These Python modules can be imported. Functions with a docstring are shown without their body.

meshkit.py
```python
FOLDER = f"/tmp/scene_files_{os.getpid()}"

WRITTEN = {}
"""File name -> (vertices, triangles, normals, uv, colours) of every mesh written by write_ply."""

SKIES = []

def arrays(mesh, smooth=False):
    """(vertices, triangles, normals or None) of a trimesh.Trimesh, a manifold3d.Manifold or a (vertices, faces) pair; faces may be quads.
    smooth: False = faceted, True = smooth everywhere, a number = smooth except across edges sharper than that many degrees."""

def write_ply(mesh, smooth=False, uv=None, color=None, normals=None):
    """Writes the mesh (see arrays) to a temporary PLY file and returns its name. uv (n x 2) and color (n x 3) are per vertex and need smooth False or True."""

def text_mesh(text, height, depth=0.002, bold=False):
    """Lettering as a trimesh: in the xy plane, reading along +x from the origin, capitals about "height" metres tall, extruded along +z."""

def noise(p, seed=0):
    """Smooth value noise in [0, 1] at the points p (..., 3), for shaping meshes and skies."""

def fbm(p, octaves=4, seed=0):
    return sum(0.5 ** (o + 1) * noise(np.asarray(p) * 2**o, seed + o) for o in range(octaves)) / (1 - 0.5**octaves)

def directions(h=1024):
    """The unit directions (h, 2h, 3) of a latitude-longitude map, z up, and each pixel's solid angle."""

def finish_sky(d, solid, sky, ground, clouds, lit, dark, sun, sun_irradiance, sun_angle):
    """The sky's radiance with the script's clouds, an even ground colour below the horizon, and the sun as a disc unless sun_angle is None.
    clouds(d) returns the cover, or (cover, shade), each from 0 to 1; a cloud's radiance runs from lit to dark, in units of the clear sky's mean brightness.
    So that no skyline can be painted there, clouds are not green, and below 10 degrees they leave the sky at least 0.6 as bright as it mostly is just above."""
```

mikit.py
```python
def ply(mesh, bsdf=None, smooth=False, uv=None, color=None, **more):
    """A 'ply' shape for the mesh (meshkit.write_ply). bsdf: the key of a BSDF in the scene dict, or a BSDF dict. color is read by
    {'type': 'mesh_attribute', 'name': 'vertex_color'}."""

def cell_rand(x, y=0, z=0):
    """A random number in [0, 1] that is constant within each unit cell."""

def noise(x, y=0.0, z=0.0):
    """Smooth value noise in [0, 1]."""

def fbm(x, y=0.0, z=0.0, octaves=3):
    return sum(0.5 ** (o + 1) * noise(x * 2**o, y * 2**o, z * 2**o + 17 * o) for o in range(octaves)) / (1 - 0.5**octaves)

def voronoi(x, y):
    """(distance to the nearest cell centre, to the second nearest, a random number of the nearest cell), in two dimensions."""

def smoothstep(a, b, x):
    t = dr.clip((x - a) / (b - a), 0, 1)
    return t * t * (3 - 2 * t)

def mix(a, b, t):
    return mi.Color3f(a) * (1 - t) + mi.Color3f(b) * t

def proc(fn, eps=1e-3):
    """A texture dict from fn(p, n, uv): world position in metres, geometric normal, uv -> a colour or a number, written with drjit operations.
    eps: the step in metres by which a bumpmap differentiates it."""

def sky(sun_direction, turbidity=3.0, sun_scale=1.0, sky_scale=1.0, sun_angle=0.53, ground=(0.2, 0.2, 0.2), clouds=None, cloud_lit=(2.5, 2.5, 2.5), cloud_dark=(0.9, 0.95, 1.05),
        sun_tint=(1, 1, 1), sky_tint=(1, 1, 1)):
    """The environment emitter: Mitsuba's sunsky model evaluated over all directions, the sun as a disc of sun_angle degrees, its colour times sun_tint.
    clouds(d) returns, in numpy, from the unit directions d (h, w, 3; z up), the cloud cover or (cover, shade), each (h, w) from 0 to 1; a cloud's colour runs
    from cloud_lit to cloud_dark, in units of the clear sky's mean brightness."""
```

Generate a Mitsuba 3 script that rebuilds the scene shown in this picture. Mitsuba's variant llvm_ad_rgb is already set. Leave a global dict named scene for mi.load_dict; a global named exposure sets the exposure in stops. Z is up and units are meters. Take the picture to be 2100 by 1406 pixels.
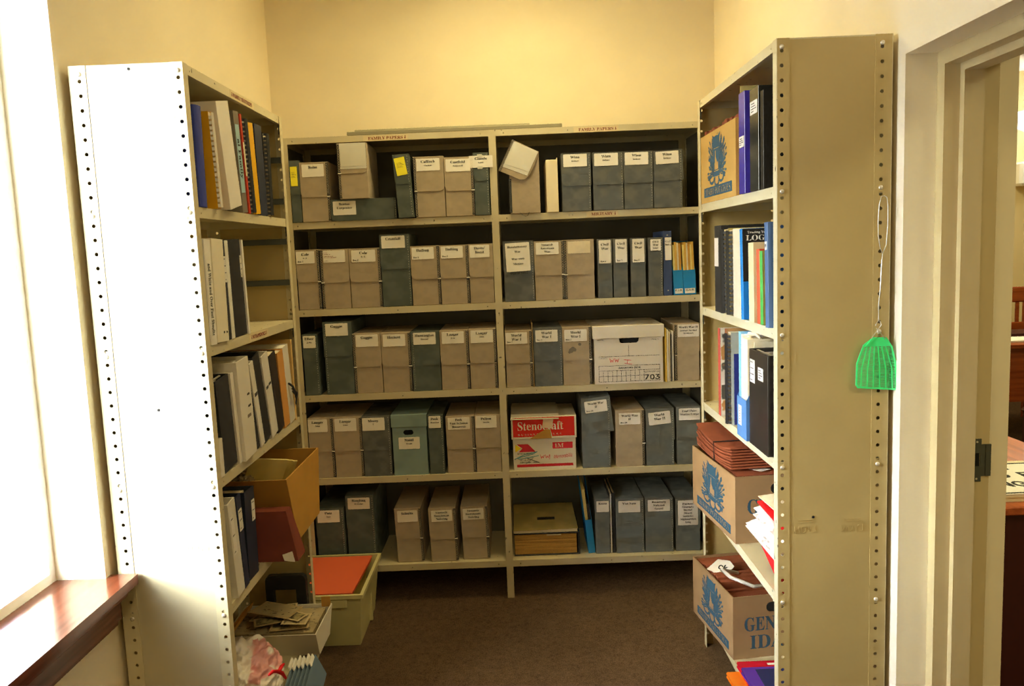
import math, glob, random
import numpy as np, trimesh, drjit as dr, mitsuba as mi
import mikit, meshkit
from mikit import proc, noise as tnoise, fbm as tfbm, smoothstep, mix
from shapely import affinity, box as sbox, union_all
from shapely.geometry import Polygon, Point, LineString
T = mi.ScalarTransform4f
PI = math.pi
rnd = random.Random(7)
scene, labels = {'type': 'scene'}, {}

# ---------------------------------------------------------------- camera, sky, exposure
W_, H_ = 2100, 1406
EYE = np.array([.0785, -3.5955, 1.6118]); YAW, PITCH, ROLL, FPX = -.0075, .1149, -.0404, 1648.4
FWD = np.array([math.sin(YAW)*math.cos(PITCH), math.cos(YAW)*math.cos(PITCH), -math.sin(PITCH)])
_r = np.array([math.cos(YAW), -math.sin(YAW), 0]); _u = np.cross(_r, FWD)
RIGHT = math.cos(ROLL)*_r+math.sin(ROLL)*_u
UP = -math.sin(ROLL)*_r+math.cos(ROLL)*_u
scene['camera'] = {'type': 'perspective', 'fov': math.degrees(2*math.atan(W_/2/FPX)), 'fov_axis': 'x', 'near_clip': .02, 'far_clip': 200.,
                   'to_world': T().look_at(origin=EYE.tolist(), target=(EYE+FWD).tolist(), up=UP.tolist())}
exposure = 0.0
SKY = 188.0
LAMP = np.array([1.0, .80, .36])*27.0
LAMP2 = np.array([1.0, .78, .38])*10.0
OFFICE = np.array([1.0, .92, .52])*15.0
scene['sky'] = mikit.sky([-.68, -.55, .48], turbidity=6, sun_scale=0.0, sky_scale=SKY, ground=(.25, .25, .23), sky_tint=(.93, 1.0, 1.08),
                         clouds=lambda d: (.15+.35*meshkit.fbm(d*3., 4), .35*meshkit.fbm(d*5.+3, 3)), cloud_lit=(1.5, 1.55, 1.6), cloud_dark=(.9, .93, 1.0))

# ---------------------------------------------------------------- projection helpers (pixel of the 2100 x 1406 frame <-> points on real planes)
def proj(p):
    d = np.asarray(p, float)-EYE
    z = d@FWD
    return np.array([W_/2+FPX*(d@RIGHT)/z, H_/2-FPX*(d@UP)/z])
def on(axis, val, px, py):
    d = FWD+(px-W_/2)/FPX*RIGHT-(py-H_/2)/FPX*UP
    i = 'xyz'.index(axis)
    return EYE+d*(val-EYE[i])/d[i]
def solve(f, target, a, b):
    fa, fb = f(a)-target, f(b)-target
    for _ in range(8):
        if abs(fb-fa) < 1e-12: break
        c = b-fb*(b-a)/(fb-fa); a, fa = b, fb; b = c; fb = f(b)-target
    return b
Xat = lambda px, y, z: solve(lambda x: proj((x, y, z))[0], px, -.5, .5)
Yat = lambda px, x, z: solve(lambda y: proj((x, y, z))[0], px, -1., -.7)
Zat = lambda py, x, y: solve(lambda z: proj((x, y, z))[1], py, .5, 1.5)

# ---------------------------------------------------------------- materials
def lin(*c):
    if len(c) == 1 and isinstance(c[0], str):
        h = c[0].lstrip('#'); c = [int(h[i:i+2], 16) for i in (0, 2, 4)]
    c = np.array(c, float)/255.
    return [float(x) for x in np.where(c < .04045, c/12.92, ((c+.055)/1.055)**2.4)]
rgb = lambda c: {'type': 'rgb', 'value': list(map(float, c))}
def pbr(name, col, rough=.6, metal=0., spec=.4, two=True, **more):
    col = col if isinstance(col, dict) else rgb(lin(col) if isinstance(col, str) else col)
    b = {'type': 'principled', 'base_color': col, 'roughness': rough, 'metallic': metal, 'specular': spec, **more}
    scene[name] = {'type': 'twosided', 'bsdf': b} if two else b
    return name
def vary(col, amp=.12, s=9., col2=None):
    a = mi.Color3f(*lin(col)); b = mi.Color3f(*(lin(col2) if col2 else [max(0, x*(1-amp*2)) for x in lin(col)]))
    return proc(lambda p, n, uv: mix(a, b, smoothstep(.35, .75, tfbm(p.x*s, p.y*s, p.z*s))))
def paint_fn(base, chip, s=1.):
    a, b, c = (mi.Color3f(*lin(x)) for x in (base, chip, '#8f7f5c'))
    def f(p, n, uv):
        v = tfbm(p.x*6, p.y*6, p.z*6); w = tfbm(p.x*70, p.y*70, p.z*45)
        col = mix(a, c, .18*smoothstep(.45, .8, v))
        return mix(col, b, smoothstep(.80, .83, w)*.8)
    return proc(f)
# names of BSDFs start with m_
pbr('m_wall', vary('#e9dfc6', .03, 3.), .9, spec=.2)
pbr('m_wall_white', '#ece8dc', .9, spec=.2)
pbr('m_ceiling', '#e8e4da', .95, spec=.1)
pbr('m_paint', paint_fn('#c8bf9f', '#4b4437'), .42, spec=.45)
pbr('m_paint_dark', vary('#5d5a4d', .1, 4.), .5)  # shade inside the back unit put into the colour; also the speaker grille
pbr('m_panel_cream', vary('#bdb497', .04, 5.), .45, spec=.45)
pbr('m_panel', vary('#b39f6c', .04, 5.), .45, spec=.45)  # same cream paint made tan: dim warm light put into the colour
pbr('m_steel_dark', '#4a4d46', .45, metal=.3)
pbr('m_bolt', '#d6d2c6', .35, metal=.5)
pbr('m_wire', '#c9c9c4', .3, metal=.8)
pbr('m_frame', '#bfae86', .45)
pbr('m_tan', vary('#a99b85', .05, 40.), .85, spec=.15)
pbr('m_grey', vary('#4d504d', .08, 25., '#5f605a'), .7, spec=.25)
pbr('m_greyg', vary('#474f49', .08, 25., '#545a53'), .7, spec=.25)
pbr('m_teal', vary('#7d9490', .06, 20.), .8, spec=.2)
pbr('m_ink', '#121212', .7)
pbr('m_black', '#161617', .45)
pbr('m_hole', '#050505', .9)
pbr('m_paper', '#eceae4', .8, spec=.2)
pbr('m_cream', vary('#e2d6bb', .06, 30.), .85, spec=.15)
pbr('m_note', '#f4ea3c', .85)
pbr('m_red', '#c8171d', .55)
pbr('m_redink', '#6e2317', .7)
pbr('m_tape', '#d9bf9c', .5)
pbr('m_pencil', '#6f6a3a', .8)
pbr('m_manila', vary('#dccb84', .05, 20.), .8, spec=.2)
def newsp(p, n, uv):
    v = tfbm(p.x*60, p.y*90, p.z*90); w = tfbm(p.x*12, p.y*12, p.z*12)
    return mix(mix(mi.Color3f(*lin('#b8a884')), mi.Color3f(*lin('#8d7d5c')), w), mi.Color3f(*lin('#4a4238')), smoothstep(.60, .70, v)*.7)
pbr('m_newsprint', proc(newsp), .9, spec=.1)
def photo(p, n, uv):
    v = tfbm(p.x*45, p.y*35, p.z*30)
    return mix(mi.Color3f(*lin('#3a3222')), mi.Color3f(*lin('#a39468')), smoothstep(.3, .7, v))
pbr('m_photo', proc(photo), .5)
def pict(p, n, uv):
    v = tfbm(p.x*25, p.y*25, p.z*22); w = tfbm(p.x*30+7, p.y*30, p.z*26)
    return mix(mix(mi.Color3f(*lin('#d8d4c8')), mi.Color3f(*lin('#3b3a34')), smoothstep(.5, .56, v)), mi.Color3f(*lin('#a97f4a')), smoothstep(.6, .66, w))
pbr('m_picture', proc(pict), .4)
def newsp2(p, n, uv):
    v = tfbm(p.x*80, p.y*80, p.z*80)
    return mix(mi.Color3f(*lin('#e4e0da')), mi.Color3f(*lin('#8d7f78')), smoothstep(.6, .66, v)*.7)
pbr('m_newsp2', proc(newsp2), .8)
def carpet(p, n, uv):
    v = mikit.cell_rand(p.x*380, p.y*380, 1.); w = tfbm(p.x*60, p.y*60); g = tfbm(p.x*3, p.y*3)
    c = mix(mi.Color3f(*lin('#2f231a')), mi.Color3f(*lin('#5a4632')), v*.6+.5*w)
    return c*(.85+.3*g)
pbr('m_carpet', proc(carpet), .95, spec=.05)
def wood_fn(c0, c1, axis='y', s=1.):
    a, b = mi.Color3f(*lin(c0)), mi.Color3f(*lin(c1))
    def f(p, n, uv):
        q = {'y': (p.x*45, p.y*3, p.z*45), 'x': (p.x*3, p.y*45, p.z*45), 'z': (p.x*45, p.y*45, p.z*3)}[axis]
        v = tfbm(q[0], q[1], q[2], octaves=4)
        return mix(a, b, smoothstep(.25, .8, v))
    return proc(f)
pbr('m_sill', wood_fn('#552817', '#35160c'), .2, spec=.6, clearcoat=1.0, clearcoat_gloss=.95)
pbr('m_desk', wood_fn('#9a4a1e', '#7c3312', 'x'), .3)
pbr('m_desk_dark', '#3a1412', .4)
pbr('m_desk_top2', wood_fn('#b5613a', '#8f4526', 'y'), .25)

# ---------------------------------------------------------------- mesh helpers
_count = {}
def key_of(name, parent=None):
    full = f'{parent}__{name}' if parent else name
    n = _count.get(full, 0); _count[full] = n+1
    return full if n == 0 else f'{full}_{n:03d}'
def thing(name, label, cat, group=None):
    k = key_of(name); labels[k] = {'label': label, 'category': cat}
    if group: labels[k]['group'] = group
    return k
def part(parent, name, mesh, mat, M=None, smooth=False, label=None, kind=None):
    k = key_of(name, parent)
    if isinstance(mesh, list): mesh = cat(*mesh)
    if M is not None:
        mesh = mesh.copy(); mesh.apply_transform(M)
    scene[k] = mikit.ply(mesh, mat, smooth)
    if label or kind:
        labels[k] = {}
        if label: labels[k]['label'] = label
        if kind: labels[k]['kind'] = kind
    return k
def struct(name, mesh, mat, parent=None, smooth=False, label=None):
    k = key_of(name, parent)
    if isinstance(mesh, list): mesh = cat(*mesh)
    scene[k] = mikit.ply(mesh, mat, smooth)
    labels[k] = {'kind': 'structure'}
    if label: labels[k]['label'] = label
    return k
cat = lambda *m: trimesh.util.concatenate([x for x in m if x is not None])
def bx(x0, y0, z0, x1, y1, z1, bev=0.):
    x0, x1 = sorted((x0, x1)); y0, y1 = sorted((y0, y1)); z0, z1 = sorted((z0, z1))
    if bev <= 0:
        m = trimesh.creation.box((x1-x0, y1-y0, z1-z0)); m.apply_translation(((x0+x1)/2, (y0+y1)/2, (z0+z1)/2)); return m
    b = min(bev, (x1-x0)/2.01, (y1-y0)/2.01, (z1-z0)/2.01)
    pts = []
    for X, sx in ((x0, 1), (x1, -1)):
        for Y, sy in ((y0, 1), (y1, -1)):
            for Z, sz in ((z0, 1), (z1, -1)):
                pts += [(X, Y+sy*b, Z+sz*b), (X+sx*b, Y, Z+sz*b), (X+sx*b, Y+sy*b, Z)]
    return trimesh.convex.convex_hull(np.array(pts))
def extr(poly, t):
    return cat(*[trimesh.creation.extrude_polygon(g, t, engine='earcut') for g in getattr(poly, 'geoms', [poly]) if g.area > 0])
def slab_xz(poly, y0, y1):
    """polygon in (x, z) made a plate from y0 to y1"""
    m = extr(poly, y1-y0)
    v = m.vertices.copy(); m.vertices = np.stack([v[:, 0], y0+(y1-y0)-v[:, 2], v[:, 1]], 1)
    return m
def slab_yz(poly, x0, x1):
    m = extr(poly, x1-x0)
    v = m.vertices.copy(); m.vertices = np.stack([x0+v[:, 2], v[:, 0], v[:, 1]], 1)
    return m
def disc(x, z, r, n=10): return Point(x, z).buffer(r, quad_segs=max(2, n//4))
def tube(pts, r, sides=6, closed=False):
    p = np.asarray(pts, float); n = len(p)
    t = np.gradient(p, axis=0) if not closed else np.roll(p, -1, 0)-np.roll(p, 1, 0)
    t /= np.linalg.norm(t, axis=1, keepdims=True)+1e-12
    up = np.array([0, 0, 1.]) if abs(t[0][2]) < .9 else np.array([1., 0, 0])
    A, B = [], []
    a = np.cross(t[0], up); a /= np.linalg.norm(a)
    for k in range(n):
        a = a-t[k]*(a@t[k]); a /= np.linalg.norm(a)+1e-12
        A.append(a.copy()); B.append(np.cross(t[k], a))
    A, B = np.array(A), np.array(B)
    ang = np.arange(sides)*2*PI/sides; rr = np.broadcast_to(r, (n,))
    v = p[:, None]+rr[:, None, None]*(np.cos(ang)[None, :, None]*A[:, None]+np.sin(ang)[None, :, None]*B[:, None])
    f = []
    for i in range(n if closed else n-1):
        j = (i+1) % n
        for s in range(sides):
            q = (s+1) % sides
            f += [[i*sides+s, i*sides+q, j*sides+q], [i*sides+s, j*sides+q, j*sides+s]]
    v = v.reshape(-1, 3)
    if not closed:
        v = np.vstack([v, p[0], p[-1]]); m = n*sides
        for s in range(sides):
            q = (s+1) % sides
            f += [[m, q, s], [m+1, (n-1)*sides+s, (n-1)*sides+q]]
    return trimesh.Trimesh(v, np.array(f), process=False)
def xf(p=(0, 0, 0), rz=0., lean=0., tip=0.):
    """translate, turn about z, lean about y (positive: top goes to +x), tip about x (positive: top goes to +y)"""
    M = trimesh.transformations
    return M.translation_matrix(p)@M.rotation_matrix(rz, [0, 0, 1])@M.rotation_matrix(lean, [0, 1, 0])@M.rotation_matrix(-tip, [1, 0, 0])
# lettering: the bold serif alphabet of the math font, else the sans one
from PIL import Image, ImageDraw, ImageFont
_F = glob.glob('/opt/blender-*/*/datafiles/fonts/')[0]
_fonts = {}
def _font(style):
    if style not in _fonts:
        _fonts[style] = ImageFont.truetype(_F+('Inter.woff2' if style.startswith('sans') else 'NotoSansMath-Regular.woff2'), 80)
    return _fonts[style]
def _serif(t):
    out = ''
    for c in t:
        if 'A' <= c <= 'Z': out += chr(0x1D400+ord(c)-65)
        elif 'a' <= c <= 'z': out += chr(0x1D41A+ord(c)-97)
        elif '0' <= c <= '9': out += chr(0x1D7CE+ord(c)-48)
        else: out += c
    return out
_txt = {}
def text_poly(text, style='serif', stretch=1.):
    """shapely outline with unit cap height, reading along +x from 0, baseline 0"""
    k = (text, style, stretch)
    if k in _txt: return _txt[k]
    f = _font(style); t = _serif(text) if style == 'serif' else text
    sw = 2 if style == 'sansbold' else 0
    x0, y0, x1, y1 = f.getbbox(t, anchor='ls', stroke_width=sw)
    im = Image.new('L', (int(x1-x0+8), int(y1-y0+8)))
    ImageDraw.Draw(im).text((4-x0, 4-y0), t, 255, f, anchor='ls', stroke_width=sw)
    onm = np.pad(np.asarray(im) > 127, ((0, 0), (1, 1))).astype(np.int8)
    r_, s_ = np.nonzero(np.diff(onm, axis=1) == 1); e_ = np.nonzero(np.diff(onm, axis=1) == -1)[1]
    shp = union_all(sbox(s_, -r_-1, e_, -r_)).buffer(.6).buffer(-.6).simplify(.8)
    s = 1/57.
    shp = affinity.affine_transform(shp, [s*stretch, 0, 0, s, -4*s*stretch, (4-y0)*s])
    _txt[k] = shp
    return shp
def fit_text(text, cap, maxw, style='serif', align='c', x=0., z=0., stretch=1.12):
    """outline placed with its baseline at z; centred on x, or from / to x; squeezed to maxw"""
    p = text_poly(text, style, stretch); a, _, b, _ = p.bounds
    sx = cap*min(1., maxw/((b-a)*cap))
    off = {'c': x-(a+b)/2*sx, 'l': x-a*sx, 'r': x-b*sx}[align]
    return affinity.affine_transform(p, [sx, 0, 0, cap, off, z])

# ---------------------------------------------------------------- the room
XW, YB, YN, ZC = 1.105, .52, -5.2, 3.05
JY, WY0, WZ0, WZ1 = -1.43, -2.35, .74, 2.45          # window opening
DY1, DY0, DZ = -1.452, -2.40, 2.072                  # doorway opening
T1 = .14                                             # depth of the window reveal
def wall_with_hole(x0, x1, y0, y1, z0, z1, hole):
    ha, hb, hc, hd = hole
    out = []
    if ha > y0: out.append(bx(x0, y0, z0, x1, ha, z1))
    if hb < y1: out.append(bx(x0, hb, z0, x1, y1, z1))
    if hc > z0: out.append(bx(x0, ha, z0, x1, hb, hc))
    if hd < z1: out.append(bx(x0, ha, hd, x1, hb, z1))
    return cat(*out)
struct('floor', bx(-XW-.3, YN-.1, -.05, 9., 8.2, 0), 'm_carpet')
struct('ceiling', bx(-XW-.3, YN-.1, ZC, XW+.3, YB+.1, ZC+.05), 'm_ceiling')
struct('wall_back', bx(-XW-.25, YB, 0, XW+.29, YB+.1, ZC), 'm_wall')
struct('wall_rear', bx(-XW-.25, YN-.1, 0, XW+.29, YN, ZC), 'm_wall')
struct('wall_left', wall_with_hole(-XW-.25, -XW, YN, YB, 0, ZC, (WY0, JY, WZ0-.03, WZ1)), 'm_wall')
WALLR = 1.398
struct('wall_right', wall_with_hole(XW, WALLR, YN, YB, 0, ZC, (DY0, DY1, -1, DZ)), 'm_wall')
# window: white frame with two sashes, panes
fx0, fx1 = -XW-T1-.05, -XW-T1
win = struct('window_1', cat(bx(fx0, WY0, WZ0-.03, fx1, WY0+.05, WZ1), bx(fx0, JY-.028, WZ0-.03, fx1, JY, WZ1), bx(fx0, WY0, WZ1-.05, fx1, JY, WZ1),
                            bx(fx0, WY0, WZ0-.03, fx1, JY, WZ0+.03), bx(fx0, (WY0+JY)/2-.04, WZ0, fx1, (WY0+JY)/2+.04, WZ1)), 'm_wall_white')
scene['m_pane'] = {'type': 'thindielectric', 'int_ior': 1.5}
for a, b in ((WY0+.05, (WY0+JY)/2-.04), ((WY0+JY)/2+.04, JY-.026)):
    struct('pane', bx(fx0+.02, a, WZ0+.045, fx0+.0201, b, WZ1-.05).slice_plane([fx0+.02005, 0, 0], [1, 0, 0]) if False else
           trimesh.Trimesh([[fx0+.02, a, WZ0+.028], [fx0+.02, b, WZ0+.028], [fx0+.02, b, WZ1-.045], [fx0+.02, a, WZ1-.045]], [[0, 1, 2], [0, 2, 3]], process=False), 'm_pane', parent=win)
# wooden stool and apron under the window
SZ = .742
P_st = union_all([sbox(fx1, WY0+.001, -XW+.01, JY-.001), sbox(-XW+.001, WY0-.05, -XW+.078, JY+.027)])
stm = extr(P_st.buffer(-.003).buffer(.003, quad_segs=2), .028); stm.apply_translation((0, 0, SZ-.028))
stool = struct('trim_1', stm, 'm_sill', label='varnished wooden window stool')
struct('apron', [bx(-XW+.001, WY0-.03, SZ-.125, -XW+.03, JY+.010, SZ-.0285, .003), bx(-XW+.001, WY0-.03, SZ-.140, -XW+.022, JY+.003, SZ-.126, .003), bx(-XW+.03, WY0-.03, SZ-.062, -XW+.052, JY+.016, SZ-.029, .006)], 'm_sill', parent=stool)
# hollow metal door frame lining the doorway: one profile down the far jamb, across the head and down the near jamb
def jamb(yA, s):
    """profile in (x, y): s = -1 grows towards -y"""
    P = [(1.187, 0), (1.187, .036), (1.227, .036), (1.227, .056), (1.278, .056), (1.278, .036), (1.327, .036), (1.327, 0)]
    return Polygon([(x, yA+s*d) for x, d in P])
def upright(poly, z0, z1):
    m = extr(poly, z1-z0); m.apply_translation((0, 0, z0)); return m
headP = Polygon([(1.187, DZ), (1.187, DZ-.036), (1.227, DZ-.036), (1.227, DZ-.056), (1.278, DZ-.056), (1.278, DZ-.036), (1.327, DZ-.036), (1.327, DZ)])
mh = extr(headP, DY1-DY0-.002); vv = mh.vertices.copy(); mh.vertices = np.stack([vv[:, 0], DY0+.001+vv[:, 2], vv[:, 1]], 1); mh.invert()
door = struct('door_1', [upright(jamb(DY1-.0005, -1), 0, DZ-.001), upright(jamb(DY0+.0005, 1), 0, DZ-.001), mh], 'm_frame', label='beige hollow metal door frame')
# strike plate on the rabbet
ys = DY1-.0365
sp = Polygon([(1.281, .945), (1.281, 1.062), (1.305, 1.062), (1.305, 1.047), (1.318, 1.047), (1.318, .960), (1.305, .960), (1.305, .945)]).difference(sbox(1.287, .99, 1.299, 1.02).buffer(.003))
sk = struct('strike_plate', [slab_xz(sp, ys-.002, ys), bx(1.316, ys-.004, .960, 1.330, ys, 1.047)], 'm_steel_dark', parent=door, label='steel strike plate')
struct('latch_pocket', bx(1.285, ys-.0004, .987, 1.301, ys+.0001, 1.023), 'm_hole', parent=sk)
struct('screw', cat(*[slab_xz(disc(1.293, z, .003), ys-.003, ys-.002) for z in (.953, 1.054)]), 'm_bolt', parent=sk)

# ---------------------------------------------------------------- ceiling lamps of this room
def troffer(x, y, w, l, power, label):
    k = thing('ceiling_lamp', label, 'lamp')
    fr = Polygon([(x-w/2-.03, y-l/2-.03), (x+w/2+.03, y-l/2-.03), (x+w/2+.03, y+l/2+.03), (x-w/2-.03, y+l/2+.03)]).difference(sbox(x-w/2, y-l/2, x+w/2, y+l/2))
    m = extr(fr, .04); m.apply_translation((0, 0, ZC-.04)); part(k, 'frame', m, 'm_wall_white')
    q = trimesh.Trimesh([[x-w/2, y-l/2, ZC-.02], [x-w/2, y+l/2, ZC-.02], [x+w/2, y+l/2, ZC-.02], [x+w/2, y-l/2, ZC-.02]], [[0, 1, 2], [0, 2, 3]], process=False)
    kk = part(k, 'diffuser', q, 'm_wall_white')
    scene[kk]['emitter'] = {'type': 'area', 'radiance': rgb(power)}
troffer(.1, -.35, .5, .5, LAMP, 'warm square ceiling lamp above the back shelving')
troffer(.0, -3.2, .5, 1.0, LAMP2, 'warm long ceiling lamp behind the camera')
# ---------------------------------------------------------------- steel shelving
PWD = .032
def shelving(name, label, group, M, bays, bw, D, H, shelves, mat, end_w, cap_text=(), panels=(True, True), deep=.034, inner='m_paint', flange='m_panel', end='m_panel'):
    """local frame: x along the front, y into the depth, z up; posts at the bay ends"""
    k = thing(name, label, 'shelving unit', group)
    W = bays*bw
    xs = [i*bw for i in range(bays+1)]
    hz = np.arange(.045, H-.02, .0381)
    def post(x0, x1, xs_, front, inside=True):
        y0, y1 = (0, .002) if front else (D-.002, D)
        pk = part(k, 'post', bx(x0, y0, 0, x1, y1, H), mat, M)
        if xs_ is not None:
            ya, yb = (0.0021, deep) if front else (D-deep-.012, D-.0021)
            yh = .0135 if front else D-.028
            holes = union_all([disc(yh, z, .0052, 8) for z in hz])
            part(pk, 'side_flange', slab_yz(sbox(ya, 0, yb, H).difference(holes), xs_, xs_+.0018), flange if bays == 1 else mat, M)  # default flange colour is the post paint with warm light tinted in
    for i, x in enumerate(xs):
        if 0 < i < bays: a, b, s = x-PWD/2, x+PWD/2, x-.001
        elif i == 0: a, b, s = (x-end_w, x-end_w+PWD, x-end_w)
        else: a, b, s = (x+end_w-PWD, x+end_w, x+end_w-.0018)
        post(a, b, s if i in (0, bays) else None, True)
        post(a, b, s if i in (0, bays) else None, False)
        if 0 < i < bays: continue
        e = panels[0 if i == 0 else 1]
        if e:
            xp = s+.0019 if i == 0 else s-.0011
            p = part(k, 'side_panel', bx(xp, deep-.006, .03, xp+.001, D-deep-.006, H-.004), end if e == 'end' else inner, M)
            if e == 'end': PAN.append((k, p, M, xp, D, H, i))
        # bolts at every shelf
        for z in [H-.022]+[s_-.016 for s_ in shelves]:
            for yb in (.0135, D-.028):
                o = -1 if i == 0 else 1
                c = trimesh.creation.icosphere(1, .0065); c.apply_scale((.6, 1, 1)); c.apply_translation((s+(0 if i == 0 else .0018)+o*.001, yb, z))
                part(k, 'bolt', c, 'm_bolt', M, True)
    for b in range(bays):
        xa, xb = xs[b]+(.0006 if b else -end_w+.003), xs[b+1]-(.0012 if b < bays-1 else -end_w+.003)
        for j, z in enumerate([H]+list(shelves)):
            t = .0012; rim = .030 if j else .027
            holes = union_all([disc(x, z-rim*.55, .0026, 8) for x in (xa+.05, (xa+xb)/2+.01, xb-.05)])
            fr = slab_xz(sbox(xa, z-rim, xb, z).difference(holes), .0025, .0037)
            m = [bx(xa, .0037, z-t, xb, D-.004, z), fr, bx(xa, .0037, z-rim, xb, .014, z-rim+.001), bx(xa, D-.0052, z-rim, xb, D-.004, z-t), bx(xa, .0037, z-rim, xa+.001, D-.0053, z-t), bx(xb-.001, .0037, z-rim, xb, D-.0053, z-t)]
            part(k, 'shelf' if j else 'top_shelf', m, mat, M)
            # folded corner clips under the shelf at the far posts
    return k
PAN = []
RZ = lambda x, y, a: xf((x, y, 0), a)
HB, SB = 2.137, [1.7697, 1.3813, .992, .6034, .1798]
DB, BW = .41, .914
MB = RZ(-BW, 0, 0)
unit_b = shelving('metal_shelving', 'wide double-bay cream steel shelving along the back wall full of archive boxes', None, MB, 2, BW, DB, HB, SB, 'm_paint', PWD/2, panels=('in', 'in'), inner='m_paint_dark')  # inner end sheets coloured dark to imitate shade
XL, YL, HL, SL = -.7816, -1.3972, 2.143, [1.764, 1.379, .9997, .6214, .150]
ML = RZ(XL, YL, PI/2)
unit_l = shelving('metal_shelving', 'tall cream steel shelving on the left by the window with a bright end panel', None, ML, 1, .9124, .305, HL, SL, 'm_paint', 0., panels=('end', 'in'), inner='m_panel', flange='m_paint', end='m_panel_cream')
XR, YR, HR, SR = .7859, -1.4129, 2.134, [1.754, 1.3676, .9979, .6057, .160]
MR = RZ(XR, YR+.9128, -PI/2)
unit_r = shelving('metal_shelving', 'tall cream steel shelving on the right by the doorway with a fly swatter', None, MR, 1, .9128, .305, HR, SR, 'm_paint', 0., panels=('in', 'end'), inner='m_panel')  # end panel and flanges tinted tan to imitate warm light on cream paint
# back sheets and dark straps of the two side units
for u, M, w, H_u, S_u in ((unit_l, ML, .9124, HL, SL), (unit_r, MR, .9128, HR, SR)):
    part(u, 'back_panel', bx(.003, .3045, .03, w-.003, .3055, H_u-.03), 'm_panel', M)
for b in range(2): part(unit_b, 'back_panel', bx(b*BW-.012+.016*b, DB-.0015, .17, (b+1)*BW+.012-.016*(1-b), DB-.0005, HB-.0016), 'm_paint_dark', MB)  # added back sheets, their dark colour standing in for shade behind the boxes
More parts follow.
